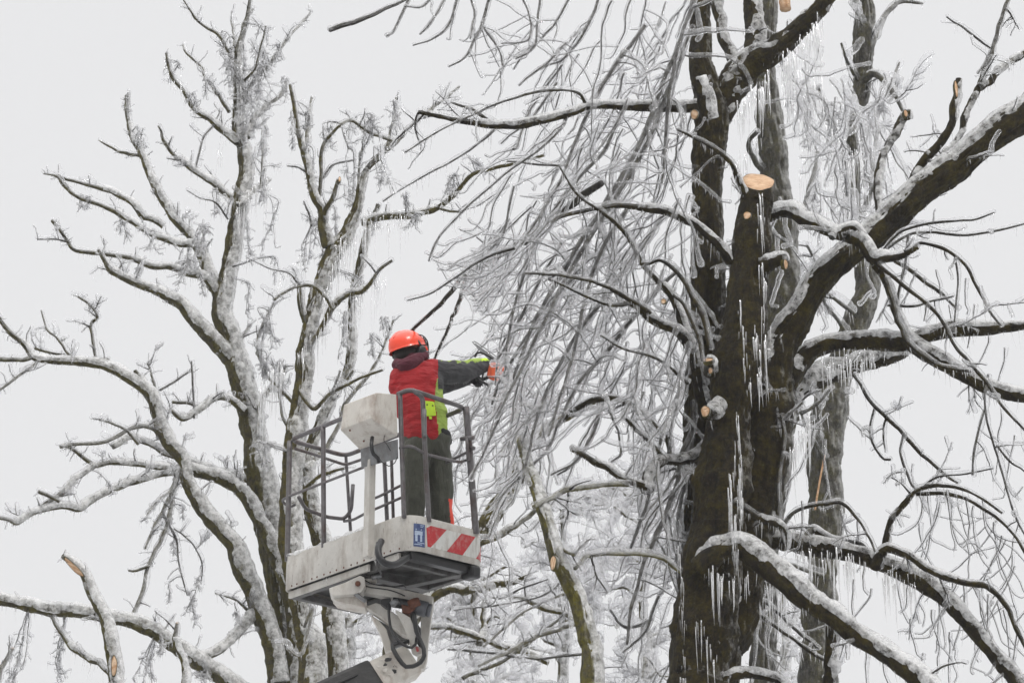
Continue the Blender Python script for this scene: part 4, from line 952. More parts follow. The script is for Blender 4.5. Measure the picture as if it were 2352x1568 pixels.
for k in range(34):
    v = rng.uniform(640, 1080); u = rng.uniform(max(1080, 1240-(v-500)*.3), 1290)
    hanging(tC, u, v, YC2 + rng.uniform(3.4, 4.6), rng.uniform(.6, 1.5), rng.uniform(.004, .008), 1, kids=4, G=GR, d0=np.array([-.75, .0, -1])/1.25)
TRIM[0] = True
o = GR[0].build('twigs', ['bark_mid', 'twig'], tC); o['kind'] = 'stuff'
for k_, nm, mt in ((1, 'ice_coat', ['ice', 'rime']), (2, 'icicle_fringe', ['icicle'])): GR[k_].build(nm, mt, o)['kind'] = 'stuff'

# ------------------------------------------------------------------ TREE D: grey tree behind the right trunk
YD = 21.5
sD = Style(bark='bark_grey', spur=2.0, spurL=(0.1, 0.45), up=0.4, ice=0.026, ic_d=24, ic_L=0.06, crust=0.018, cover=-0.4, wob=0.6, big=0.03, sub=1.2)
tD = empty('grey_tree', (P(1890, 1568, YD)[0], YD, 0), 'grey-barked tree standing behind the right boughs of the big sawn tree', 'tree')
trunk(tD, 'trunk', [(1885,1568,78),(1886,1400,76),(1890,1200,78),(1897,1000,78),(1915,880,70),(1950,780,62),(1975,700,60),(1986,620,56),(1975,540,44),(1960,460,34),(1958,380,28),(1962,300,26),(1975,240,32),(1980,180,42),(1984,100,50),(1982,30,46),(1975,-30,44)], YD, sD, spur=.6, ic=8, cr=0)
trunk(tD, 'trunk', [(1757,1568,60),(1757,1420,58),(1770,1200,56),(1790,1000,66),(1795,850,80),(1797,700,84),(1793,600,80),(1786,500,76),(1776,400,70),(1770,300,60),(1764,200,44),(1770,100,36),(1775,-20,30)], YD, sD, dy=np.full(13, -1.6), spur=.8, ic=10, cr=0)
for a_, dy in [([(1978,190,22),(2010,170,16),(2040,200,12),(2065,240,10),(2080,262,9)],(0,-.5)),([(1984,130,18),(2020,60,13),(2060,10,10),(2120,8,6)],(0,.4)),([(1930,100,6),(1950,150,7),(1975,190,8)],(-.2,0)),
               ([(1965,330,12),(2000,290,11),(2030,230,10),(2050,190,7),(2065,145,5)],(0,.5)),([(1962,420,10),(1930,340,10),(1900,260,9),(1880,200,7)],(0,-.4)),([(1970,520,12),(2000,430,12),(2010,350,10),(2015,300,8)],(0,.3)),
               ([(1790,600,16),(1830,520,12),(1860,430,10),(1880,350,8)],(-1.5,-1)),([(1785,450,14),(1740,380,14),(1720,330,12),(1735,300,10)],(-1.6,-1.8)),([(1950,780,10),(1900,700,9),(1880,620,8),(1850,560,6)],(-.2,-.6)),([(1960,720,10),(1920,690,9),(1870,650,7)],(-.3,-.6)),
               ([(1895,1050,9),(1850,980,8),(1830,900,6)],(-.2,0)),([(1890,1320,12),(1830,1300,10),(1790,1290,9)],(-.2,-.4)),([(1880,260,6),(1920,300,7),(1955,400,8)],(-.2,0))]:
    limb(tD, 'limb', a_, YD, sD, dy=dy)
g = Geo(); pb, rb = px_line([(1872,1170,5),(1882,1110,4),(1894,1045,4)], YD-.45); pb, rb = resample(pb, rb, .03); tube(g, pb, rb, 6, 0, .1)
g.build('split_sliver', ['cut'], tD)
for a in [(1905,330,YD-.5,60,160,60),(1935,450,YD-.4,60,170,60),(1855,300,YD-.7,50,150,50),(2020,250,YD-.1,50,110,40),(1990,420,YD,44,150,40),(1870,500,YD-.8,44,100,34),(1955,560,YD-.4,44,90,30),(1820,240,YD-1,40,120,36),(1840,640,YD-.4,60,90,34),(1890,690,YD-.4,50,90,30)]:
    clump(tD, *a, st=sD)
for a in [([(1800,180),(1870,200)],YD-1,80,.45,.006,.3),([(1850,330),(1960,360)],YD-.6,110,.4,.006,.3),([(1860,450),(1990,500)],YD-.5,90,.3,.006,.2),([(1690,380),(1740,330)],YD-1.6,30,.25,.006,.1)]:
    curtain(tD, *a)

# ------------------------------------------------------------------ thicket of iced trees further back
YG = 33.0
sG = Style(bark='bark_left', spur=6, spurL=(0.15, 0.6), up=0.35, ice=0.034, ic_d=10, ic_L=0.08, ic_r=0.006, crust=0.03, cover=0.3, wob=0.6, big=0.04, sub=1.6, icmax=0.3)
glabs = ['pale iced tree far back, just right of the lift arm', 'pale iced tree far back behind the olive snag', 'pale iced tree far back against the left edge of the big trunk', 'pale iced tree far back below the left tree', 'pale iced tree far back in the bottom right gap']
for k, (u0, hv, n, lab) in enumerate([(1090, 1190, 16, glabs[0]), (1290, 1130, 18, glabs[1]), (1480, 1080, 18, glabs[2]), (800, 1330, 5, glabs[3]), (1800, 1330, 6, glabs[4])]):
    Yg = YG + [0, 2, 1, 3, -4][k]
    t_ = empty('distant_tree', (P(u0, 1568, Yg)[0], Yg, 0), lab, 'tree', 'iced trees in the distance')
    top = [(u0, 1568, 22), (u0+8, 1480, 18), (u0-4, 1380, 14), (u0+6, 1300, 10), (u0, hv+20, 6), (u0-6, hv, 4)]
    o, p, r = trunk(t_, 'trunk', top, Yg, sG, spur=2)
    for j in range(n):
        v0 = rng.uniform(hv+30, 1600); s = rng.choice([-1, 1]); L = rng.uniform(50, 130)
        a = [(u0, v0, 8)]; du, dv = s*L*.35, -L*.28
        for i in range(1, 4): a.append((u0+du*i*.9+rng.normal(0, 8), v0+dv*i*(1-.12*i)+rng.normal(0, 6)+i*i*3, 8-i*1.8))
        limb(t_, 'limb', a, Yg, sG, dy=(0, rng.uniform(-1.5, 1.5)))
# ------------------------------------------------------------------ lift basket
BN = P(935, 1258, 19.55); BZ = BN[2]
BL_, BR_ = PZ(650, 1358, BZ)-BN, PZ(1115, 1302, BZ)-BN
LA, LB = np.linalg.norm(BL_), np.linalg.norm(BR_); eL, eR = BL_/LA, BR_/LB
eZ = np.array([0, 0, 1.0])
def BP(s, t, h): return BN + BL_*s + BR_*t + eZ*h
lift = empty('boom_lift', BP(.5, .5, 0)*np.array([1, 1, 0]), 'weathered off-white boom lift with railed basket and red-striped corner', 'boom lift')
def outline(S, off=0.0, rN=.16, rR=.10, rS=.05):
    """point on the tray's rim: S runs from the left corner round the near corner to the right one and on"""
    cs = [(LA, 0), (0, 0), (0, LB), (LA, LB)]; rad = [rS, rN, rR, rS]
    segs = []; n = 4
    for i in range(4):
        a = np.array(cs[i]); b = np.array(cs[(i+1) % 4]); d = (b-a)/np.linalg.norm(b-a)
        segs.append(('l', a+d*rad[i], b-d*rad[(i+1) % 4], d))
        c = np.array(cs[(i+1) % 4]); d2 = np.array(cs[(i+2) % 4])-c; d2 = d2/np.linalg.norm(d2)
        r = rad[(i+1) % 4]; segs.append(('c', c-d*r+d2*r, r, d, d2))
    S0 = S
    for s in segs*2:
        L = np.linalg.norm(s[2]-s[1]) if s[0] == 'l' else s[2]*PI/2
        if S0 <= L+1e-9:
            if s[0] == 'l':
                p = s[1]+s[3]*S0; nn = -np.array(PRP(s[3]))
            else:
                a = S0/s[2]; nn = -s[4]*math.cos(a) + s[3]*math.sin(a); p = s[1]+nn*s[2]
            p = p + nn*off
            return BN + eL*p[0] + eR*p[1]
        S0 -= L
    return BN
def PRP(d): return (d[1], -d[0]) if (d[0]*1 != 0 and d[0] < 0 and abs(d[1]) < .5) or False else PR2(d)
def PR2(d):
    # inward normal of the rim (the basket lies on the side of growing a and b)
    if abs(d[0]) > abs(d[1]): return (0, 1) if d[0] < 0 else (0, -1)
    return (1, 0) if d[1] > 0 else (-1, 0)
def PRP(d): return PR2(d)
PER = 2*(LA+LB) - (.05+.16+.10+.05)*(2-PI/2)
SN = LA-.05-.16; SARC = .16*PI/2
def quadgrid(g, rows, mat=0):
    """open sheet given as rows of points, made 3 mm thick is left to the caller"""
    V = np.array(rows); R, S, _ = V.shape; i = g.n + np.arange(R*S).reshape(R, S)
    q = np.stack([i[:-1, :-1], i[:-1, 1:], i[1:, 1:], i[1:, :-1]], -1).reshape(-1, 4)
    g.v.append(V.reshape(-1, 3)); g.n += R*S; g.q.append(q); g.mi.append(np.full(len(q), mat))
WH = .285
n = 140; SS = np.linspace(0, PER, n, endpoint=False)
g = Geo()
ring = lambda off, h: np.array([outline(s, off) + eZ*h for s in SS])
dent = np.stack([snoise(n, 6, .0015)]*3, 1)*0
g.grid(np.array([ring(-.03, 0.015), ring(-.004, 0.0), ring(0, .008), ring(.001, WH*.5), ring(0, WH-.008), ring(-.006, WH), ring(-.028, WH), ring(-.03, .05)]), 0, caps=False)
o = g.build('tray', ['white'], lift)
g = Geo(); c = ring(-.028, .05).mean(0)
g.grid(np.array([ring(-.0285, .035), ring(-.0285, .05)]), 0); g.build('floor_plate', ['under'], lift, smooth=False)
# red and white marking on the near right face, blue sticker on the rounded corner
def patch(name, poly, mat, off, par=lift):
    """poly in (X along the marking 0..1, Y 0..1) given as left and right x at rows of y"""
    S0, S1 = SN+SARC+.02, SN+SARC+.02+LB-.16-.02+.06; h0, h1 = .050, .222
    g = Geo(); out = []
    for o_ in (off, off-.004):
        rows = []
        for y, xl, xr in poly: rows.append([outline(S0+(S1-S0)*x, o_) + eZ*(h0+(h1-h0)*y) for x in np.linspace(xl, xr, 14)])
        out.append(rows)
    quadgrid(g, out[0]); quadgrid(g, out[1][::-1])
    for k in (0, -1): quadgrid(g, [out[0][k], out[1][k]])
    quadgrid(g, [[r[0] for r in out[0]], [r[0] for r in out[1]]]); quadgrid(g, [[r[-1] for r in out[0]], [r[-1] for r in out[1]]])
    return g.build(name, [mat], par, smooth=False)
mk = patch('hazard_marking', [(0, .0, 1), (.5, 0, 1), (1, .0, 1)], 'whitepaint', .003)
def para(b0, b1, t0, t1): return [(y, b0+(t0-b0)*y, b1+(t1-b1)*y) for y in np.linspace(0, 1, 7)]
patch('red_stripe', [(0, .02, .065), (.3, .012, .14), (.6, .006, .21), (.85, .0, .27), (1, .065, .305)], 'redpaint', .005, mk)
patch('red_stripe', para(.31, .548, .53, .745), 'redpaint', .005, mk)
patch('red_stripe', [(0, .755, 1), (.3, .82, 1), (.6, .885, 1), (.85, .94, 1), (1, .97, 1)], 'redpaint', .005, mk)
bs_ = patch('blue_sticker', [(-.08, -.165, -.02), (.5, -.165, -.02), (.98, -.165, -.02)], 'blue', .003)
for x0, x1, y0, y1 in [(-.146,-.118,.16,.48),(-.086,-.062,.16,.48),(-.152,-.056,.46,.64)]:
    patch('pictogram', [(y0, x0, x1), (y1, x0, x1)], 'paleblue', .0045+.0004*(x0+.2), bs_)
for x0, x1, y0, y1, m_ in [(-.142,-.131,.68,.74,'paleblue'),(-.079,-.068,.68,.74,'paleblue'),(-.085,-.04,.90,.93,'paleblue'),(-.085,-.05,.83,.86,'paleblue'),(-.155,-.06,.0,.035,'paleblue'),(-.12,-.03,.08,.11,'paleblue')]:
    patch('print_mark', [(y0, x0, x1), (y1, x0, x1)], m_, .005, bs_)
for k in range(17):                                         # rivets with rusty drips along the lower edge
    s_ = .06 + k*.083 + rng.normal(0, .008)
    q = outline(s_, .001) + eZ*.022; g = Geo(); th_ = np.arange(8)/8*2*PI
    g.grid(np.array([q + eR*-.004*h_ + (r_*np.cos(th_))[:, None]*eL + (r_*np.sin(th_))[:, None]*eZ for r_, h_ in ((.008, 0), (.007, .8), (.002, 1.3))]), 0); g.build('rivet', ['rust'], o)
for k in range(26):
    s_ = rng.uniform(.05, SN+SARC+.5); h_ = rng.uniform(.07, WH-.01); l_ = rng.uniform(.02, .09); w_ = rng.uniform(.0012, .003)
    g = Geo(); a_, b_ = outline(s_, .0008), outline(s_+w_, .0008); quadgrid(g, [[a_+eZ*h_, b_+eZ*h_], [a_+eZ*(h_-l_*.5), b_+eZ*(h_-l_*.5)], [a_+eZ*(h_-l_), a_+eZ*(h_-l_)+(b_-a_)*.3]]); g.build('rust_streak', ['rust'], o)
# tubes
def pipe(name, pts, r, mat='rail', par=lift, sides=10, rough=0, g=None, step=.03, sharp=False):
    own = g is None; g = g or Geo(); pts = np.array(pts, float)
    if sharp: p, rr = pts, np.full(len(pts), r)
    else: p, rr = resample(pts, np.full(len(pts), r) if np.isscalar(r) else np.array(r), step)
    tube(g, p, rr, sides, 0, rough)
    return g.build(name, [mat], par) if own else None
def rounded(pts, rad=.07, k=5):
    """polyline with rounded corners"""
    pts = [np.array(p, float) for p in pts]; out = [pts[0]]
    for a, b, c in zip(pts[:-2], pts[1:-1], pts[2:]):
        d1 = (a-b)/np.linalg.norm(a-b); d2 = (c-b)/np.linalg.norm(c-b)
        r = min(rad, np.linalg.norm(a-b)*.45, np.linalg.norm(c-b)*.45); p0, p2 = b+d1*r, b+d2*r
        for s in np.linspace(0, 1, k): out.append((1-s)**2*p0 + 2*s*(1-s)*b + s*s*p2)
    out.append(pts[-1]); return np.array(out)
def rpipe(name, pts, r, rad=.07, mat='rail', par=lift, sides=10):
    p = rounded(pts, rad); g = Geo()
    q = [p[0]]
    for a, b in zip(p[:-1], p[1:]):
        m_ = max(1, int(np.linalg.norm(b-a)/.06)); q += [a+(b-a)*(i+1)/m_ for i in range(m_)]
    q = np.array(q); tube(g, q, np.full(len(q), r), sides, 0, 0.01)
    return g.build(name, [mat], par)
HT = 1.285; TR = .735; r1 = .0185
top = rpipe('top_rail', [BP(.42, .0, HT-.01), BP(.985, 0, HT-.01), BP(.985, TR, HT-.02), BP(.0, TR, HT-.02), BP(.0, .0, HT), BP(.09, 0, HT)], r1, .09)
rpipe('mid_rail', [BP(.36, .0, .79), BP(.985, 0, .79), BP(1.06, .03, .79), BP(1.05, .12, .74), BP(.99, .1, .74)], .011, .05)
rpipe('mid_rail', [BP(.07, 0, .83), BP(.0, .03, .83), BP(0, .22, .79), BP(0, .66, .80), BP(0, TR, .83)], .012, .05)
rpipe('mid_rail', [BP(0, TR, .93), BP(-.05, TR+.06, .93), BP(.0, TR+.02, .90), BP(.7, TR, .80), BP(.74, TR, .80)], .0115, .04)
rpipe('gate_rail', [BP(.96, .1, .80), BP(.98, .22, .72), BP(.985, .5, .70), BP(.985, .74, .72), BP(.94, .76, .78), BP(.93, .76, 1.0)], .016, .05)
rpipe('mid_rail', [BP(.985, TR, .70), BP(.92, TR+.02, .69), BP(.8, TR, .70), BP(.5, TR, .72), BP(.4, TR, .74)], .0115, .05)
rpipe('inner_rail', [BP(.95, .02, 1.19), BP(.96, .3, 1.19), BP(.96, .70, 1.17), BP(.72, .73, 1.17)], .0125, .06)
for nm, a, b, r in [('post', (.985, .0, HT-.02), (.985, .02, .25), .0215), ('post', (.70, 0, HT-.01), (.68, .02, .25), .020), ('post', (.98, TR, HT-.03), (.955, TR+.1, .2), .0135), ('post', (.82, TR, HT-.02), (.80, TR+.1, .2), .0125),
                    ('post', (.66, TR, 1.2), (.66, TR+.1, .2), .017), ('post', (.60, TR, 1.2), (.615, TR+.1, .2), .014), ('post', (.32, TR, HT-.02), (.33, TR+.1, .2), .014), ('post', (.075, 0, HT), (.04, .02, .26), .0185),
                    ('post', (0, TR, HT-.01), (0, .875, .25), .0265)]:
    rpipe(nm, [BP(*a), (BP(*a)+BP(*b))/2, BP(*b)], r)
rpipe('post', [BP(.0, .04, HT), BP(.0, .17, HT-.03), BP(.0, .2, .9), BP(.0, .27, .25)], .0195, .10)
rpipe('gate_latch', [BP(-.02, TR-.02, 1.0), BP(-.02, TR, .82)], .014); rpipe('gate_latch', [BP(.02, TR-.03, 1.01), BP(-.05, TR+.02, 1.0)], .018)
rpipe('tool_holder', [BP(-.02, .16, 1.14), BP(-.02, .17, .92)], .017, mat='steel')

def hull(name, pts, mat, par=lift, bevel=.006, label=None):
    bm = bmesh.new(); org = base(par)
    for p in pts: bm.verts.new(tuple(np.array(p)-org))
    bmesh.ops.convex_hull(bm, input=bm.verts)
    bmesh.ops.dissolve_limit(bm, angle_limit=math.radians(4), verts=bm.verts, edges=bm.edges)
    if bevel: bmesh.ops.bevel(bm, geom=list(bm.edges), offset=bevel, segments=2, affect='EDGES', profile=.5)
    me = bpy.data.meshes.new(name); bm.to_mesh(me); bm.free()
    return link_mesh(name, me, [mat], par, smooth=False)
def beam(name, a, b, wx, wz, mat, side=None, par=lift, bevel=.004):
    """box beam from a to b; side is the direction of its width"""
    a = np.array(a, float); b = np.array(b, float); t = (b-a)/np.linalg.norm(b-a); side = eR if side is None else np.array(side, float)
    side = side - t*(side@t); side /= np.linalg.norm(side); up = np.cross(t, side)
    return hull(name, [q + side*sx*wx/2 + up*sz*wz/2 for q in (a, b) for sx in (-1, 1) for sz in (-1, 1)], mat, par, bevel)
beam('edge_strip', BP(.985, .06, -.028), BP(.33, .06, -.028), .022, .055, 'white', eR)
beam('edge_strip', BP(.20, .06, -.02), BP(.09, .06, -.02), .022, .05, 'white', eR)
beam('under_frame', BP(.98, .13, -.02), BP(.06, .13, -.02), .05, .06, 'under', eR)
beam('under_frame', BP(.985, .08, -.022), BP(.985, .95, -.022), .05, .05, 'under', eL)
beam('under_frame', BP(.985, .95, -.02), BP(.03, .95, -.02), .05, .07, 'under', eR)
beam('under_frame', BP(.05, .1, -.03), BP(.05, .93, -.03), .07, .06, 'black', eL)
beam('cross_beam', BP(.16, .12, -.03), BP(.16, .93, -.03), .05, .04, 'under', eL)
beam('cross_beam', BP(.42, .12, -.03), BP(.42, .93, -.03), .09, .07, 'under', eL)
beam('cross_beam', BP(.6, .55, -.05), BP(.02, .88, -.03), .07, .06, 'under', eR)
hull('corner_buffer', [BP(a_, b_, h_) for a_ in (.0, .09) for b_ in (.82, .95) for h_ in (-.10, -.0)], 'black', bevel=.02)
beam('mount_column', BP(.238, -.10, -.005), BP(.238, -.10, .78), .062, .062, 'white', eL)
# lid box with its controls, mounting plate and cables
box = [P(790,929,19.62), P(865,901,19.40), P(911,905,19.58), P(781,987,19.62), P(852,960,19.42), P(914,1002,19.60), P(828,1035,19.80), P(836,930,19.80)]
cb = hull('control_box', box, 'white_dirty', bevel=.007)
for z_ in [(680,695),(548,738),(635,805),(765,765)]:
    u, v = 603+z_[0]*.3662, 718+z_[1]*.3662
    bm = bmesh.new(); bmesh.ops.create_icosphere(bm, subdivisions=2, radius=.008); me = bpy.data.meshes.new('bolt'); bm.to_mesh(me); bm.free()
    q = link_mesh('bolt', me, ['rust'], cb); fz = 19.47 + .3*max(0, (z_[1]-660)/205); q.location = tuple(P(u, v, fz-.005)-base(cb))
hull('chipped_patch', [P(u, v, 19.475+dy) for u, v in ((850,940),(863,936),(860,943),(852,944)) for dy in (-.002, .01)], 'rust', cb, .0005)
hull('mount_plate', [P(u, v, y+d_) for (u, v, y) in ((828,1030,19.78),(914,1008,19.60),(915,1053,19.60),(830,1074,19.78)) for d_ in (0, .02)], 'steel', bevel=.002)
pipe('cable', [P(855,1004,19.55), P(853,1022,19.50), P(857,1042,19.52), P(868,1052,19.56), P(870,1062,19.58)], .0155, 'black')
pipe('cable', [P(883,1000,19.6), P(882,1012,19.56), P(890,1022,19.55), P(897,1035,19.56)], .003, 'black')
pipe('cable', [P(868,1050,19.52), P(880,1063,19.5), P(893,1070,19.5), P(907,1062,19.55), P(912,1048,19.6)], .004, 'black')
pipe('hydraulic_hose', [P(876,1242,19.50), P(869,1258,19.44), P(871,1278,19.42), P(883,1292,19.42), P(907,1296,19.50), P(932,1281,19.62), P(955,1268,19.74), P(1000,1277,19.9), P(1050,1290,20.0), P(1085,1300,20.1)], .027, 'black')
pipe('cable', [P(866,1245,19.45), P(865,1270,19.45), P(868,1300,19.6), P(875,1316,19.9)], .008, 'black')

# jib: plates, links and rams (traced from the photo, each at its own depth and thickness)
def ZJ(x, y): return 631.6+x*.2197, 1292+y*.2197
def plate(name, pts, Y, th, mat='white', par=lift, bevel=.006, tilt=0.0):
    bm = bmesh.new(); org = base(par); n = len(pts)
    u0 = ZJ(*pts[0])[0]
    f = [bm.verts.new(tuple(P(*ZJ(x, y), Y-th/2+tilt*(ZJ(x, y)[0]-u0)) - org)) for x, y in pts]
    b = [bm.verts.new(tuple(P(*ZJ(x, y), Y-th/2+tilt*(ZJ(x, y)[0]-u0)) - org + np.array([0, th, 0]))) for x, y in pts]
    bm.faces.new(f); bm.faces.new(b[::-1])
    for i in range(n): bm.faces.new([f[i], b[i], b[(i+1) % n], f[(i+1) % n]])
    bmesh.ops.recalc_face_normals(bm, faces=bm.faces)
    if bevel: bmesh.ops.bevel(bm, geom=[e for e in bm.edges], offset=bevel, segments=2, affect='EDGES', profile=.5)
    me = bpy.data.meshes.new(name); bm.to_mesh(me); bm.free()
    return link_mesh(name, me, [mat], par, smooth=False)
YJ = 20.15
br = plate('bracket', [(565,262),(730,205),(890,130),(935,150),(945,235),(905,300),(800,330),(600,345),(572,310)], YJ-.06, .18)
plate('bracket_base', [(590,345),(820,318),(960,400),(940,462),(760,430),(640,400)], YJ+.02, .2, 'white_dirty')
plate('top_link', [(880,160),(945,215),(1180,245),(1400,290),(1655,350),(1640,440),(1480,400),(1220,360),(1120,345),(905,300),(840,240)], YJ, .10)
plate('rear_plate', [(1480,340),(1655,352),(1655,430),(1625,640),(1605,800),(1590,1000),(1560,1100),(1470,1130),(1500,900),(1520,700),(1530,540)], YJ+.16, .10, 'white')
plate('diagonal_link', [(945,455),(1055,415),(1130,440),(1300,560),(1400,650),(1400,770),(1330,745),(1160,610)], YJ+.04, .10, 'white')
plate('lower_strut', [(1000,540),(1080,590),(1165,690),(1215,870),(1240,900),(1150,920),(1120,800),(1085,700),(1040,610)], YJ+.10, .12, 'white_dirty')
plate('inner_plate', [(1080,590),(1240,690),(1360,760),(1380,850),(1240,895),(1180,760)], YJ+.18, .03, 'steel')
plate('pivot_strut', [(1255,480),(1330,520),(1415,570),(1450,660),(1475,800),(1462,850),(1435,872),(1408,850),(1385,760),(1340,640),(1290,540)], YJ-.10, .09, 'white')
plate('head_shield', [(1420,880),(1470,850),(1530,890),(1532,950),(1480,965),(1430,935)], YJ-.10, .05, 'white')
plate('red_tag', [(1468,872),(1500,878),(1508,915),(1480,922)], YJ-.145, .02, 'redpaint', bevel=.001)
pin = pipe('pin', [P(*ZJ(866,216), YJ-.20), P(*ZJ(866,216), YJ+.05)], .022, 'rust', sides=14)
def cyl(name, a, b, Y, r, mat, Y2=None): return pipe(name, [P(*ZJ(*a), Y), P(*ZJ(*b), Y2 or Y)], r, mat, sides=18)
cyl('ram', (1010,160), (1110,128), YJ-.1, .018, 'steel'); cyl('ram_rod', (820,310), (950,402), YJ-.12, .017, 'steel')
cyl('ram_end', (930,160), (1060,185), YJ+.0, .03, 'white_dirty')
cyl('motor', (1465,455), (1590,490), YJ-.06, .060, 'motor'); cyl('motor_cap', (1590,490), (1630,500), YJ-.06, .052, 'motor')
cyl('gearbox', (1230,410), (1480,450), YJ-.08, .040, 'black'); cyl('gear_flange', (1240,395), (1262,440), YJ-.13, .035, 'steel'); cyl('gear_flange', (1440,390), (1470,470), YJ-.10, .05, 'rust')
plate('valve_block', [(1110,375),(1210,365),(1215,470),(1160,470),(1100,420)], YJ-.02, .08, 'black')
plate('valve_block', [(1320,430),(1470,470),(1400,530),(1330,520)], YJ-.08, .09, 'rust')
H = lambda pts, r, Y: pipe('hydraulic_hose', [P(*ZJ(x, y), Y+dy) for x, y, dy in pts], r, 'black')
H([(1190,440,0),(1192,560,-.03),(1215,690,-.05),(1270,790,-.06),(1350,860,-.06),(1430,885,-.06),(1470,850,-.03),(1478,790,0)], .011, YJ-.14)
H([(1450,520,.02),(1465,620,0),(1480,720,0),(1520,810,0),(1555,900,-.02),(1560,970,-.03),(1520,1040,-.04),(1440,1080,-.04),(1370,1085,-.04),(1330,1050,-.04),(1280,980,-.04),(1235,900,-.03),(1225,860,-.01),(1290,835,0),(1400,818,.02)], .0175, YJ-.18)
H([(1440,540,.02),(1460,640,0),(1500,700,0),(1500,800,0),(1540,880,.02)], .022, YJ-.10)
H([(940,180,0),(1000,215,0),(1140,240,0),(1250,245,0),(1340,235,.02),(1370,260,.04)], .0045, YJ-.06)
H([(935,240,0),(1000,255,0),(1180,280,0),(1280,310,0),(1360,345,0)], .0045, YJ-.065)
# telescopic boom running down to its turret
def Zw(x, y, Y): return P(*ZJ(x, y), Y)
ba, bb = Zw(1420, 1040, YJ+.02), Zw(560, 1430, YJ-.35); bd = (bb-ba)/np.linalg.norm(bb-ba)
beam('boom_head', ba - bd*.02, ba + bd*.45, .16, .27, 'white_dirty', (0, 1, 0), bevel=.05)
L_ = (ba[2]-1.9)/-bd[2]
beam('boom_section', ba + bd*.36, ba + bd*L_, .19, .285, 'boomblack', (0, 1, 0), bevel=.03)
for k, f in enumerate([.07, -.03, -.10]):
    beam('boom_rib', ba + bd*.52 + eZ*f - np.array([0, .101, 0]), ba + bd*L_ + eZ*f - np.array([0, .101, 0]), .014, .022, 'boomblack', (0, 1, 0), bevel=.004)
for (x, y, s, mt_) in [(1110,1010,20,'white_dirty'),(1080,1080,16,'white_dirty'),(1150,1120,26,'white_dirty'),(1200,1165,14,'white_dirty'),(1175,1010,32,'boomblack'),(1150,1060,20,'boomblack'),(1240,1130,36,'boomblack'),(1290,1165,30,'boomblack'),(1330,1180,22,'boomblack'),(1240,1080,6,'black'),(1262,1076,5,'black'),(1250,1064,4,'black'),(1275,1088,4,'black')]:       # chipped paint at the edge of the black coating
    q = np.array([(x+s*(1+.35*rng.normal())*math.cos(a), y+s*.6*(1+.3*rng.normal())*math.sin(a)) for a in np.linspace(0, 2*PI, 9, endpoint=False)])
    plate('paint_patch', [tuple(z) for z in q], YJ+.02-.43*(1420-x)/860 - (.099 if mt_ == 'white_dirty' or x < 1160 else .083), .012, mt_, bevel=.0)
tb = ba + bd*L_
hull('turret', [np.array([tb[0]+sx*.6, tb[1]+sy*.6, z]) for sx in (-1, 1) for sy in (-1, 1) for z in (0.05, 2.0)], 'white', bevel=.05)
# icicles and frozen drips under the basket
g = Geo()
for k in range(26):
    s_, t_ = rng.uniform(0, 1), rng.choice([0, .95]); icicle(g, BP(s_, t_, -.01 if t_ == 0 else -.05), rng.uniform(.01, .05), .0025)
g.build('frozen_drips', ['icicle'], lift)
g = Geo()
for (s0, s1) in [(.98,.7),(.62,.35),(.30,.27)]:
    p = np.array([BP(s, .012, WH+.004) for s in np.linspace(s0, s1, 30)]); tube(g, p, np.abs(.014+snoise(30, 3, .006)), 8, 0, .25)
g.build('rim_ice', ['rime'], lift)

# ------------------------------------------------------------------ the worker
from mathutils import noise as mn
def blobs(chains, vox, folds=0.0, fscale=7, smooth=2, fdir=(1, 1, .35), seed=0.0):
    """one continuous surface grown over chains of round cones; chain = list of (point, radius, (sx, sy, sz) squash)"""
    bm = bmesh.new()
    for ch in chains:
        for (a, ra, sa), (b, rb, sb) in zip(ch[:-1], ch[1:]):
            a, b, sa, sb = map(lambda q: np.array(q, float), (a, b, sa, sb)); n = max(2, int(np.linalg.norm(b-a)/(min(ra, rb)*.35))+1)
            for f in np.linspace(0, 1, n):
                p = a+(b-a)*f; r = ra+(rb-ra)*f; s = sa+(sb-sa)*f
                ret = bmesh.ops.create_icosphere(bm, subdivisions=2 if r > .03 else 1, radius=1)
                for v in ret['verts']: v.co = Vector((p[0]+v.co.x*r*s[0], p[1]+v.co.y*r*s[1], p[2]+v.co.z*r*s[2]))
    me = bpy.data.meshes.new('t'); bm.to_mesh(me); bm.free()
    ob = bpy.data.objects.new('t', me); COL.objects.link(ob)
    m = ob.modifiers.new('r', 'REMESH'); m.mode = 'VOXEL'; m.voxel_size = vox
    if smooth: k = ob.modifiers.new('s', 'SMOOTH'); k.factor = .5; k.iterations = smooth*2
    dg = bpy.context.evaluated_depsgraph_get(); ev = ob.evaluated_get(dg); out = bpy.data.meshes.new_from_object(ev)
    bpy.data.objects.remove(ob)
    if folds:
        N = [v.normal.copy() for v in out.vertices]
        for v, nn in zip(out.vertices, N):
            c = v.co; q = Vector((c.x*fdir[0]+c.z*.45, c.y*fdir[1], c.z*fdir[2]*3 - c.x*1.2))*fscale + Vector((seed, 0, 0))
            d = (1-abs(mn.noise(q))*2)*.6 + mn.noise(q*2.3)*.4
            v.co = c + nn*(d*folds)
    return out
def place(name, me, mats, par, assign=None, smooth=True):
    org = Vector(tuple(base(par)))
    if assign:
        for p in me.polygons: p.material_index = assign(np.array(p.center), np.array(p.normal))
    for v in me.vertices: v.co -= org
    return link_mesh(name, me, mats, par, smooth)
one = (1, 1, 1)
YM = 20.12
feet = BP(.30, .48, .05)
man = empty('person', feet, 'worker in red jacket and orange helmet reaching right from the lift basket', 'person')
def J(u, v, dy=0.0): return P(u, v, YM+dy)
zf = feet[2]
hipL, hipR = J(954, 1030, -.04), J(1006, 1020, .06)
kneeL, kneeR = J(952, 1135, -.05), J(1014, 1130, .10)
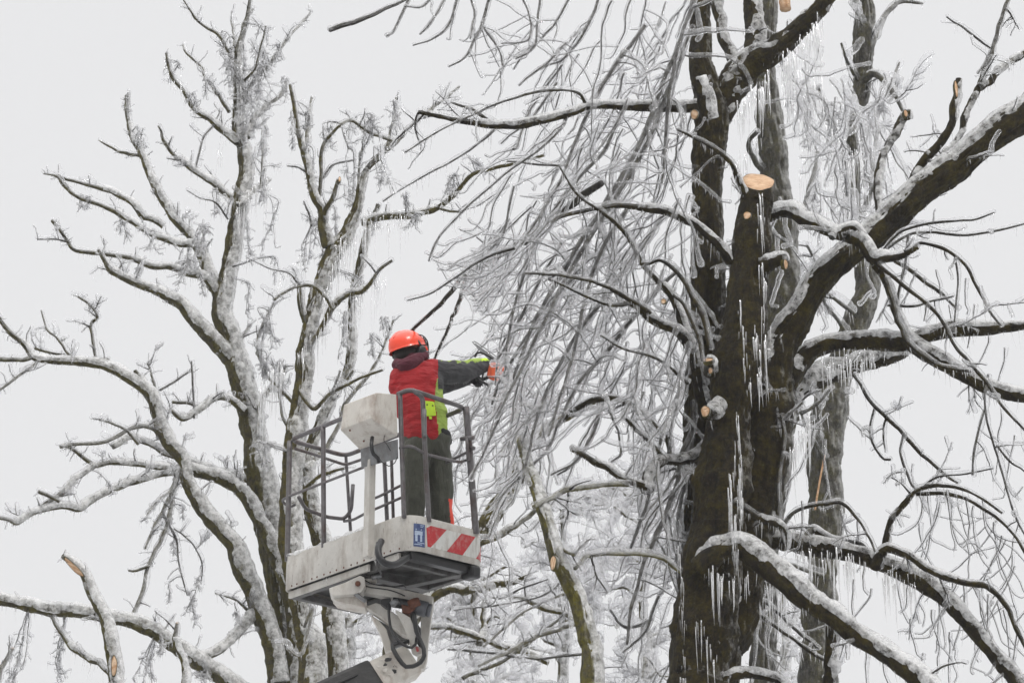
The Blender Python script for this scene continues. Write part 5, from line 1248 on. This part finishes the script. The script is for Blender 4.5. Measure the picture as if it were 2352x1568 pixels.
ankL = np.array([J(950, 1240)[0], YM-.02, zf+.09]); ankR = np.array([J(1018, 1240)[0], YM+.14, zf+.09])
pel = J(980, 1010, .01); waist = J(976, 960, 0); chest = J(962, 895, 0); shL, shR = J(922, 862, -.03), J(990, 850, .03)
neck = J(947, 838, .02); head = J(939, 803, .03)
elbR, wriR = J(1062, 852, .10), J(1114, 838, .22)
elbL, wriL = J(1010, 885, .34), J(1085, 872, .33)
handR, handL = J(1126, 832, .25), J(1098, 872, .30)
# body: one continuous surface from head to feet
body = blobs([
 [(head, .092, (.86, 1.0, 1.12)), (head+np.array([.015, .02, -.03]), .080, (.8, .95, 1.1)), (neck, .062, one), (chest+eZ*.12, .10, (1.2, .8, 1)), (chest, .15, (1.1, .72, 1)), (waist, .105, (1.0, .7, 1)), (pel, .12, (1.0, .75, 1))],
 [(head+np.array([.055, .075, -.055]), .035, one), (head+np.array([.062, .085, -.075]), .03, one)],                       # jaw
 [(head+np.array([.062, .085, .0]), .02, one), (head+np.array([.075, .1, -.02]), .014, one)],                            # nose
 [(shL, .07, one), (elbL+np.array([-.12, -.1, 0]), .05, one), (elbL, .045, one), (wriL, .03, one), (handL, .032, (1.2, .8, .6))],
 [(shR, .07, one), (elbR, .045, one), (wriR, .03, one), (handR, .032, (1.2, .7, .8))],
 [(pel+(hipL-pel)*.5, .10, one), (hipL-eZ*.08, .080, one), (kneeL, .06, one), (ankL, .042, one), (ankL+np.array([.03, .10, -.05]), .035, (1, 1.6, .8))],
 [(pel+(hipR-pel)*.5, .10, one), (hipR-eZ*.08, .080, one), (kneeR, .06, one), (ankR, .042, one), (ankR+np.array([.05, .09, -.05]), .035, (1, 1.6, .8))]], .013, 0, smooth=2)
place('body', body, ['skin'], man)
# trousers
tr = blobs([
 [(waist-eZ*.02, .150, (1.05, .8, 1)), (pel, .172, (1.12, .82, .9)), (pel-eZ*.06, .165, (1.1, .85, .9))],
 [(pel+(hipL-pel)*.7-eZ*.04, .125, one), (hipL-eZ*.14, .108, one), (kneeL, .088, one), (kneeL-eZ*.12, .082, one), (ankL+eZ*.03, .080, one)],
 [(pel+(hipR-pel)*.7-eZ*.04, .125, one), (hipR-eZ*.14, .112, one), (kneeR, .094, one), (kneeR-eZ*.12, .090, one), (ankR+eZ*.03, .088, one)]], .011, .016, 6, fdir=(1.2, 1, .3), seed=3)
def trm(c, n):
    u, v = to_px(c)
    return 1 if (u > 1031 + (v-1150)*.085 and v > 1146 and n[0] > .1) else 0
place('trousers', tr, ['trousers', 'orange'], man, trm)
for a_ in (ankL, ankR):
    place('boot', blobs([[(a_+eZ*.06, .062, one), (a_-eZ*.03, .06, one), (a_+np.array([.05, .13, -.045]), .05, (1, 1, .85)), (a_+np.array([.07, .17, -.05]), .042, (1, 1, .8))]], .01, 0), ['blackcloth'], man)
# jacket: torso and both sleeves
jk = blobs([
 [(neck+np.array([.0, 0, -.02]), .085, one), (chest+eZ*.13, .13, (1.2, .95, .9)), (chest+np.array([-.012,0,.04]), .195, (1.1, .80, .9)), (chest+np.array([-.012,0,-.08]), .208, (1.04, .80, .9)), (waist+np.array([-.012,0,.03]), .196, (1.0, .82, .9)), (waist+np.array([.0,0,-.10]), .186, (1.0, .86, .9)), (pel+np.array([.0,0,.02]), .180, (.98, .88, .6))],
 [(chest+np.array([-.03, 0, .10]), .15, (1, .8, .8)), (shL+eZ*-.015, .095, one), (shL+np.array([-.01, .02, -.10]), .09, one)],
 [(chest+np.array([.0, 0, .10]), .15, (1, .8, .8)), (shR+eZ*-.012, .098, one)],
 [(shL+np.array([.02, .05, -.06]), .085, one), (shL+np.array([.15, .22, -.12]), .08, one), (elbL, .072, one), (wriL-np.array([.05, 0, 0]), .05, one)],
 [(shR+np.array([0, 0, -.01]), .100, one), (shR+(elbR-shR)*.45+np.array([0, 0, -.012]), .100, one), (elbR+eZ*-.01, .088, one), (elbR+(wriR-elbR)*.6, .072, one), (wriR, .054, one)]], .0115, .013, 6.5, seed=1)
NE = (neck-chest)
def jkm(c, n):
    u, v = to_px(c); 
    if u > 1003 + max(0, (v-850))*0.0 and v < 893 and (u > 1006 or c[1] > YM+.12):
        lim = 838 - (u-1040)*.02 + 2.5*math.sin(u*.3) - (4 if u < 1050 else 0)
        if v < lim - 6 and n[2] > .35 and u > 1014: return 3 if 1107 < u < 1120 else 2
        return 1
    if c[1] > YM+.16: return 1
    x0 = np.interp(v, [850, 880, 920, 960, 1000, 1030], [1010, 1002, 998, 1004, 1008, 1010])
    x1 = np.interp(v, [850, 880, 910, 1000, 1030], [1018, 1018, 1029, 1040, 1040])
    if u > x0 and v > 868: return 2 if (u < x1 or v > 920) else 0
    return 0
place('jacket', jk, ['red', 'grey', 'lime', 'limebright'], man, jkm)
# hood collar, pouch, tail of a dark undershirt
place('hood', blobs([[(J(912, 832, -.07), .035, one), (J(925, 838, -.13), .045, one), (J(950, 828, -.12), .05, one), (J(975, 816, -.03), .04, one)], [(J(912, 838, -.05), .045, one), (J(925, 852, -.08), .045, (1, 1, .8)), (J(945, 838, -.11), .05, one), (J(960, 825, -.09), .05, one)],
   [(J(915, 820, .0), .04, one), (J(945, 820, 0), .075, (1, 1, .8)), (J(968, 818, .03), .05, one)]], .01, .004, 9), ['maroon'], man)
place('undershirt', blobs([[(J(1010, 992, -.05), .055, (1, 1, .8)), (J(1024, 1000, .0), .055, (.8, 1, .9)), (J(1026, 1012, .05), .045, one)]], .01, .004, 9), ['blackcloth'], man)
def slab(name, uv, Y, th, mat, par, bevel=.006): return hull(name, [P(u, v, Y+d_) for u, v in uv for d_ in (0, th)], mat, par, bevel)
o = slab('back_patch', [(975,920),(997,922),(1002,954),(978,956)], YM-.195, .03, 'limebright', man, .008)
for u, v in ((981, 929), (994, 931)): slab('press_stud', [(u-1.6, v-1.6),(u+1.6, v-1.6),(u+1.6, v+1.6),(u-1.6, v+1.6)], YM-.2, .006, 'blackcloth', o, .001)
slab('patch_tab', [(985,955),(992,956),(992,962),(986,962)], YM-.19, .02, 'limebright', man, .003)
# helmet with ear defenders and folded mesh visor
def dome(name, c, ax, mat):
    """hard-hat shell: upper part of an ellipsoid, a ridge and a short rim, tilted back"""
    g = Geo(); up = np.array(ax, float); up /= np.linalg.norm(up); fr = np.array([.75, .45, 0]); fr -= up*(fr@up); fr /= np.linalg.norm(fr); sd = np.cross(up, fr)
    th = np.arange(40)/40*2*PI; R = []
    for ph in np.concatenate([np.linspace(-.22, .0, 3), np.linspace(.12, 1.55, 14)]):
        rr = math.cos(max(ph, 0)); z = math.sin(ph) if ph > 0 else ph*.9
        a = .158*(rr if ph > 0 else 1.0 + (.05 if ph < -.2 else 0)); b = .128*(rr if ph > 0 else 1.0 + (.04 if ph < -.2 else 0))
        rid = 1 + .0*np.cos(th)
        R.append(c + (a*np.cos(th))[:, None]*fr + (b*np.sin(th))[:, None]*sd + (.140*z + .006*np.exp(-(np.sin(th)/.22)**2)*(rr > .1))[:, None]*up)
    for ph in (1.5, .7, .0, -.21):                                    # inner side
        rr = math.cos(max(ph, 0)); z = math.sin(ph) if ph > 0 else ph*.9
        R.append(c + ((.150*rr)*np.cos(th))[:, None]*fr + ((.120*rr)*np.sin(th))[:, None]*sd + (.130*z)*up)
    g.grid(np.array(R), 0, caps=False)
    return g.build(name, [mat], man)
UPH = np.array([-.30, -.14, 1.0]); hc = J(935, 797, .0)
hel = dome('helmet', hc, UPH, 'helmet')
for k in (-1, 0, 1):
    pts_ = []
    up_ = UPH/np.linalg.norm(UPH); fr_ = np.array([.75, .45, 0]); fr_ -= up_*(fr_@up_); fr_ /= np.linalg.norm(fr_); sd_ = np.cross(up_, fr_)
    for a_ in np.linspace(.45, 2.5, 14): pts_.append(hc + fr_*(.158*math.cos(a_)*.985) + up_*(.140*math.sin(a_)*(.985-.06*abs(k))) + sd_*.035*k)
    pipe('shell_ridge', pts_, .0055, 'helmet', hel)
place('hair', blobs([[(J(920, 816, -.02), .075, (.8, .8, .7)), (J(945, 812, .0), .09, (.9, .9, .6))]], .01, .003, 14), ['hair'], man)
ear = J(968, 806, -.055)
def disc(name, c, nrm, r, th, mat, par, sq=1.15):
    nrm = np.array(nrm, float); nrm /= np.linalg.norm(nrm); a = np.cross(nrm, eZ); a /= np.linalg.norm(a); b = np.cross(a, nrm); g = Geo(); t_ = np.arange(24)/24*2*PI
    g.grid(np.array([c + nrm*z + k*r*(np.cos(t_)[:, None]*a + sq*np.sin(t_)[:, None]*b) for k, z in ((.8, -th/2), (1, -th/3), (1, th/3), (.85, th/2), (.4, th*.58))]), 0)
    return g.build(name, [mat], par)
em = disc('ear_muff', ear, (.75, -.65, .1), .042, .05, 'black', man)
disc('ear_muff', J(909, 812, .07), (-.9, .1, .05), .04, .05, 'black', man)
pipe('muff_arm', [ear+np.array([0, -.02, .03]), J(965, 790, -.09), J(958, 778, -.07), J(948, 768, -.03)], .008, 'black', man)
pipe('muff_arm', [J(972, 800, -.03), J(978, 788, -.0), J(972, 775, .02)], .007, 'black', man)
slab('muff_pad', [(972,792),(981,796),(984,806),(976,803)], YM-.04, .02, 'helmet', man, .003)
pipe('visor_frame', [J(958, 768, -.06), J(970, 770, -.02), J(981, 782, .02), J(984, 800, .06), J(982, 816, .10), J(975, 800, .12)], .005, 'black', man)
for k in range(7):
    pipe('visor_mesh', [J(955+k*3.5, 766+k*2.2, -.05+k*.01), J(962+k*3.4, 774+k*3.4, .0+k*.01), J(966+k*3, 780+k*5, .06)], .0042, 'black', man)
pipe('chin_strap', [J(907, 822, -.02), J(906, 836, .0), J(910, 846, .03)], .005, 'black', man)
pipe('chin_strap', [J(972, 800, .05), J(983, 812, .05), J(986, 822, .06), J(978, 828, .08)], .003, 'black', man)
# gloves: palm, four bent fingers and a thumb each, closed on the saw's handles
def glove(w, k, grip, side, mat, r=1.0):
    """w wrist, k knuckles, grip direction of curl, side direction across the palm"""
    w, k = np.array(w), np.array(k); f = (k-w)/np.linalg.norm(k-w); side = np.array(side, float); side -= f*(side@f); side /= np.linalg.norm(side); gr = np.array(grip, float); gr -= f*(gr@f); gr /= np.linalg.norm(gr)
    ch = [[(w-f*.03, .034, one), (w, .033, one), (w+(k-w)*.6, .040, (1, 1, 1)), (k, .034, one)]]
    for i, L in enumerate((.034, .040, .038, .030)):
        s = side*(i-1.5)*.021*r; a = k+s*1.0; b = a+f*L*.8+gr*L*.35; c = b+gr*L*.95-f*L*.1; d = c-f*L*.75+gr*L*.1
        ch.append([(k+s*.9-f*.02, .013, one), (a, .0125, one), (b, .012, one), (c, .0112, one), (d, .0100, one)])
    a = w+(k-w)*.35+side*-.035; b = a-side*.022+f*.022+gr*.018; c = b+f*.02+gr*.028+side*.008
    ch.append([(w+(k-w)*.3-side*.015, .020, one), (a, .016, one), (b, .0135, one), (c, .012, one)])
    return place('glove', blobs(ch, .0055, 0, smooth=1), [mat], man)
glove(wriR+(handR-wriR)*.35, handR, (0, .3, -1), (0, -1, 0), 'blackcloth')
glove(wriL, handL, (.3, -.2, -1), (0, 1, .2), 'blackcloth')
g = Geo(); 
for k in range(10):
    icicle(g, J(1034+k*4.5, 874+rng.uniform(-2, 2), .22), rng.uniform(.01, .04), .003)
g.build('frozen_drips', ['icicle'], man)

# ------------------------------------------------------------------ the chainsaw in his hands
sc_ = J(1136, 856, .26)
saw = empty('chainsaw', sc_, 'small orange chainsaw gripped in both gloved hands among the icy twigs', 'chainsaw')
def sawhull(name, uv, dy, th, mat, bev=.01): return hull(name, [P(u, v, YM+dy+d_) for u, v in uv for d_ in (0, th)], mat, saw, bev)
sawhull('engine_cover', [(1124,834),(1136,831),(1152,836),(1160,846),(1157,862),(1144,876),(1126,872),(1118,862)], .17, .16, 'sawshell', .012)
sawhull('starter_cover', [(1127,842),(1146,843),(1151,850),(1147,862),(1138,868),(1127,864)], .155, .02, 'sawshell', .006)
pipe('rear_handle', [P(1122,866,YM+.22), P(1108,872,YM+.25), P(1096,872,YM+.27), P(1090,862,YM+.28)], .014, 'black', saw)
pipe('hand_guard', [P(1090,862,YM+.20), P(1098,871,YM+.18), P(1110,878,YM+.18), P(1121,884,YM+.2)], .011, 'black', saw)
pipe('hand_guard', [P(1110,855,YM+.19), P(1108,868,YM+.19), P(1108,878,YM+.19)], .008, 'black', saw)
pipe('front_handle', [P(1150,842,YM+.28), P(1135,826,YM+.28), P(1118,815,YM+.27), P(1104,809,YM+.27), P(1095,811,YM+.28), P(1090,820,YM+.29)], .0095, 'black', saw)
bar = sawhull('guide_bar', [(1088,789),(1092,788),(1112,802),(1150,830),(1146,838),(1138,838),(1106,809)], .30, .008, 'steel', .002)
tube_pts = [P(u, v, YM+.30) for u, v in ((1138,838),(1105,806),(1085,785),(1090,784),(1112,798),(1150,826))]
pipe('chain', tube_pts, .0045, 'steel', saw, 6)

# ------------------------------------------------------------------ cold fog in the air
bm = bmesh.new(); bmesh.ops.create_cube(bm, size=1)
for v in bm.verts: v.co = Vector((v.co.x*1900, v.co.y*1900+20, v.co.z*19.6+8.6))
me = bpy.data.meshes.new('haze'); bm.to_mesh(me); bm.free()
hz = bpy.data.objects.new('haze', me); COL.objects.link(hz); hz['kind'] = 'stuff'
hm = bpy.data.materials.new('cold_fog'); hm.use_nodes = True; t = hm.node_tree; t.nodes.clear()
o = t.nodes.new('ShaderNodeOutputMaterial'); pv = t.nodes.new('ShaderNodeVolumePrincipled')
pv.inputs['Color'].default_value = (.93, .93, .94, 1); pv.inputs['Density'].default_value = 0.0010; pv.inputs['Anisotropy'].default_value = 0.2
t.links.new(pv.outputs[0], o.inputs['Volume']); me.materials.append(hm)
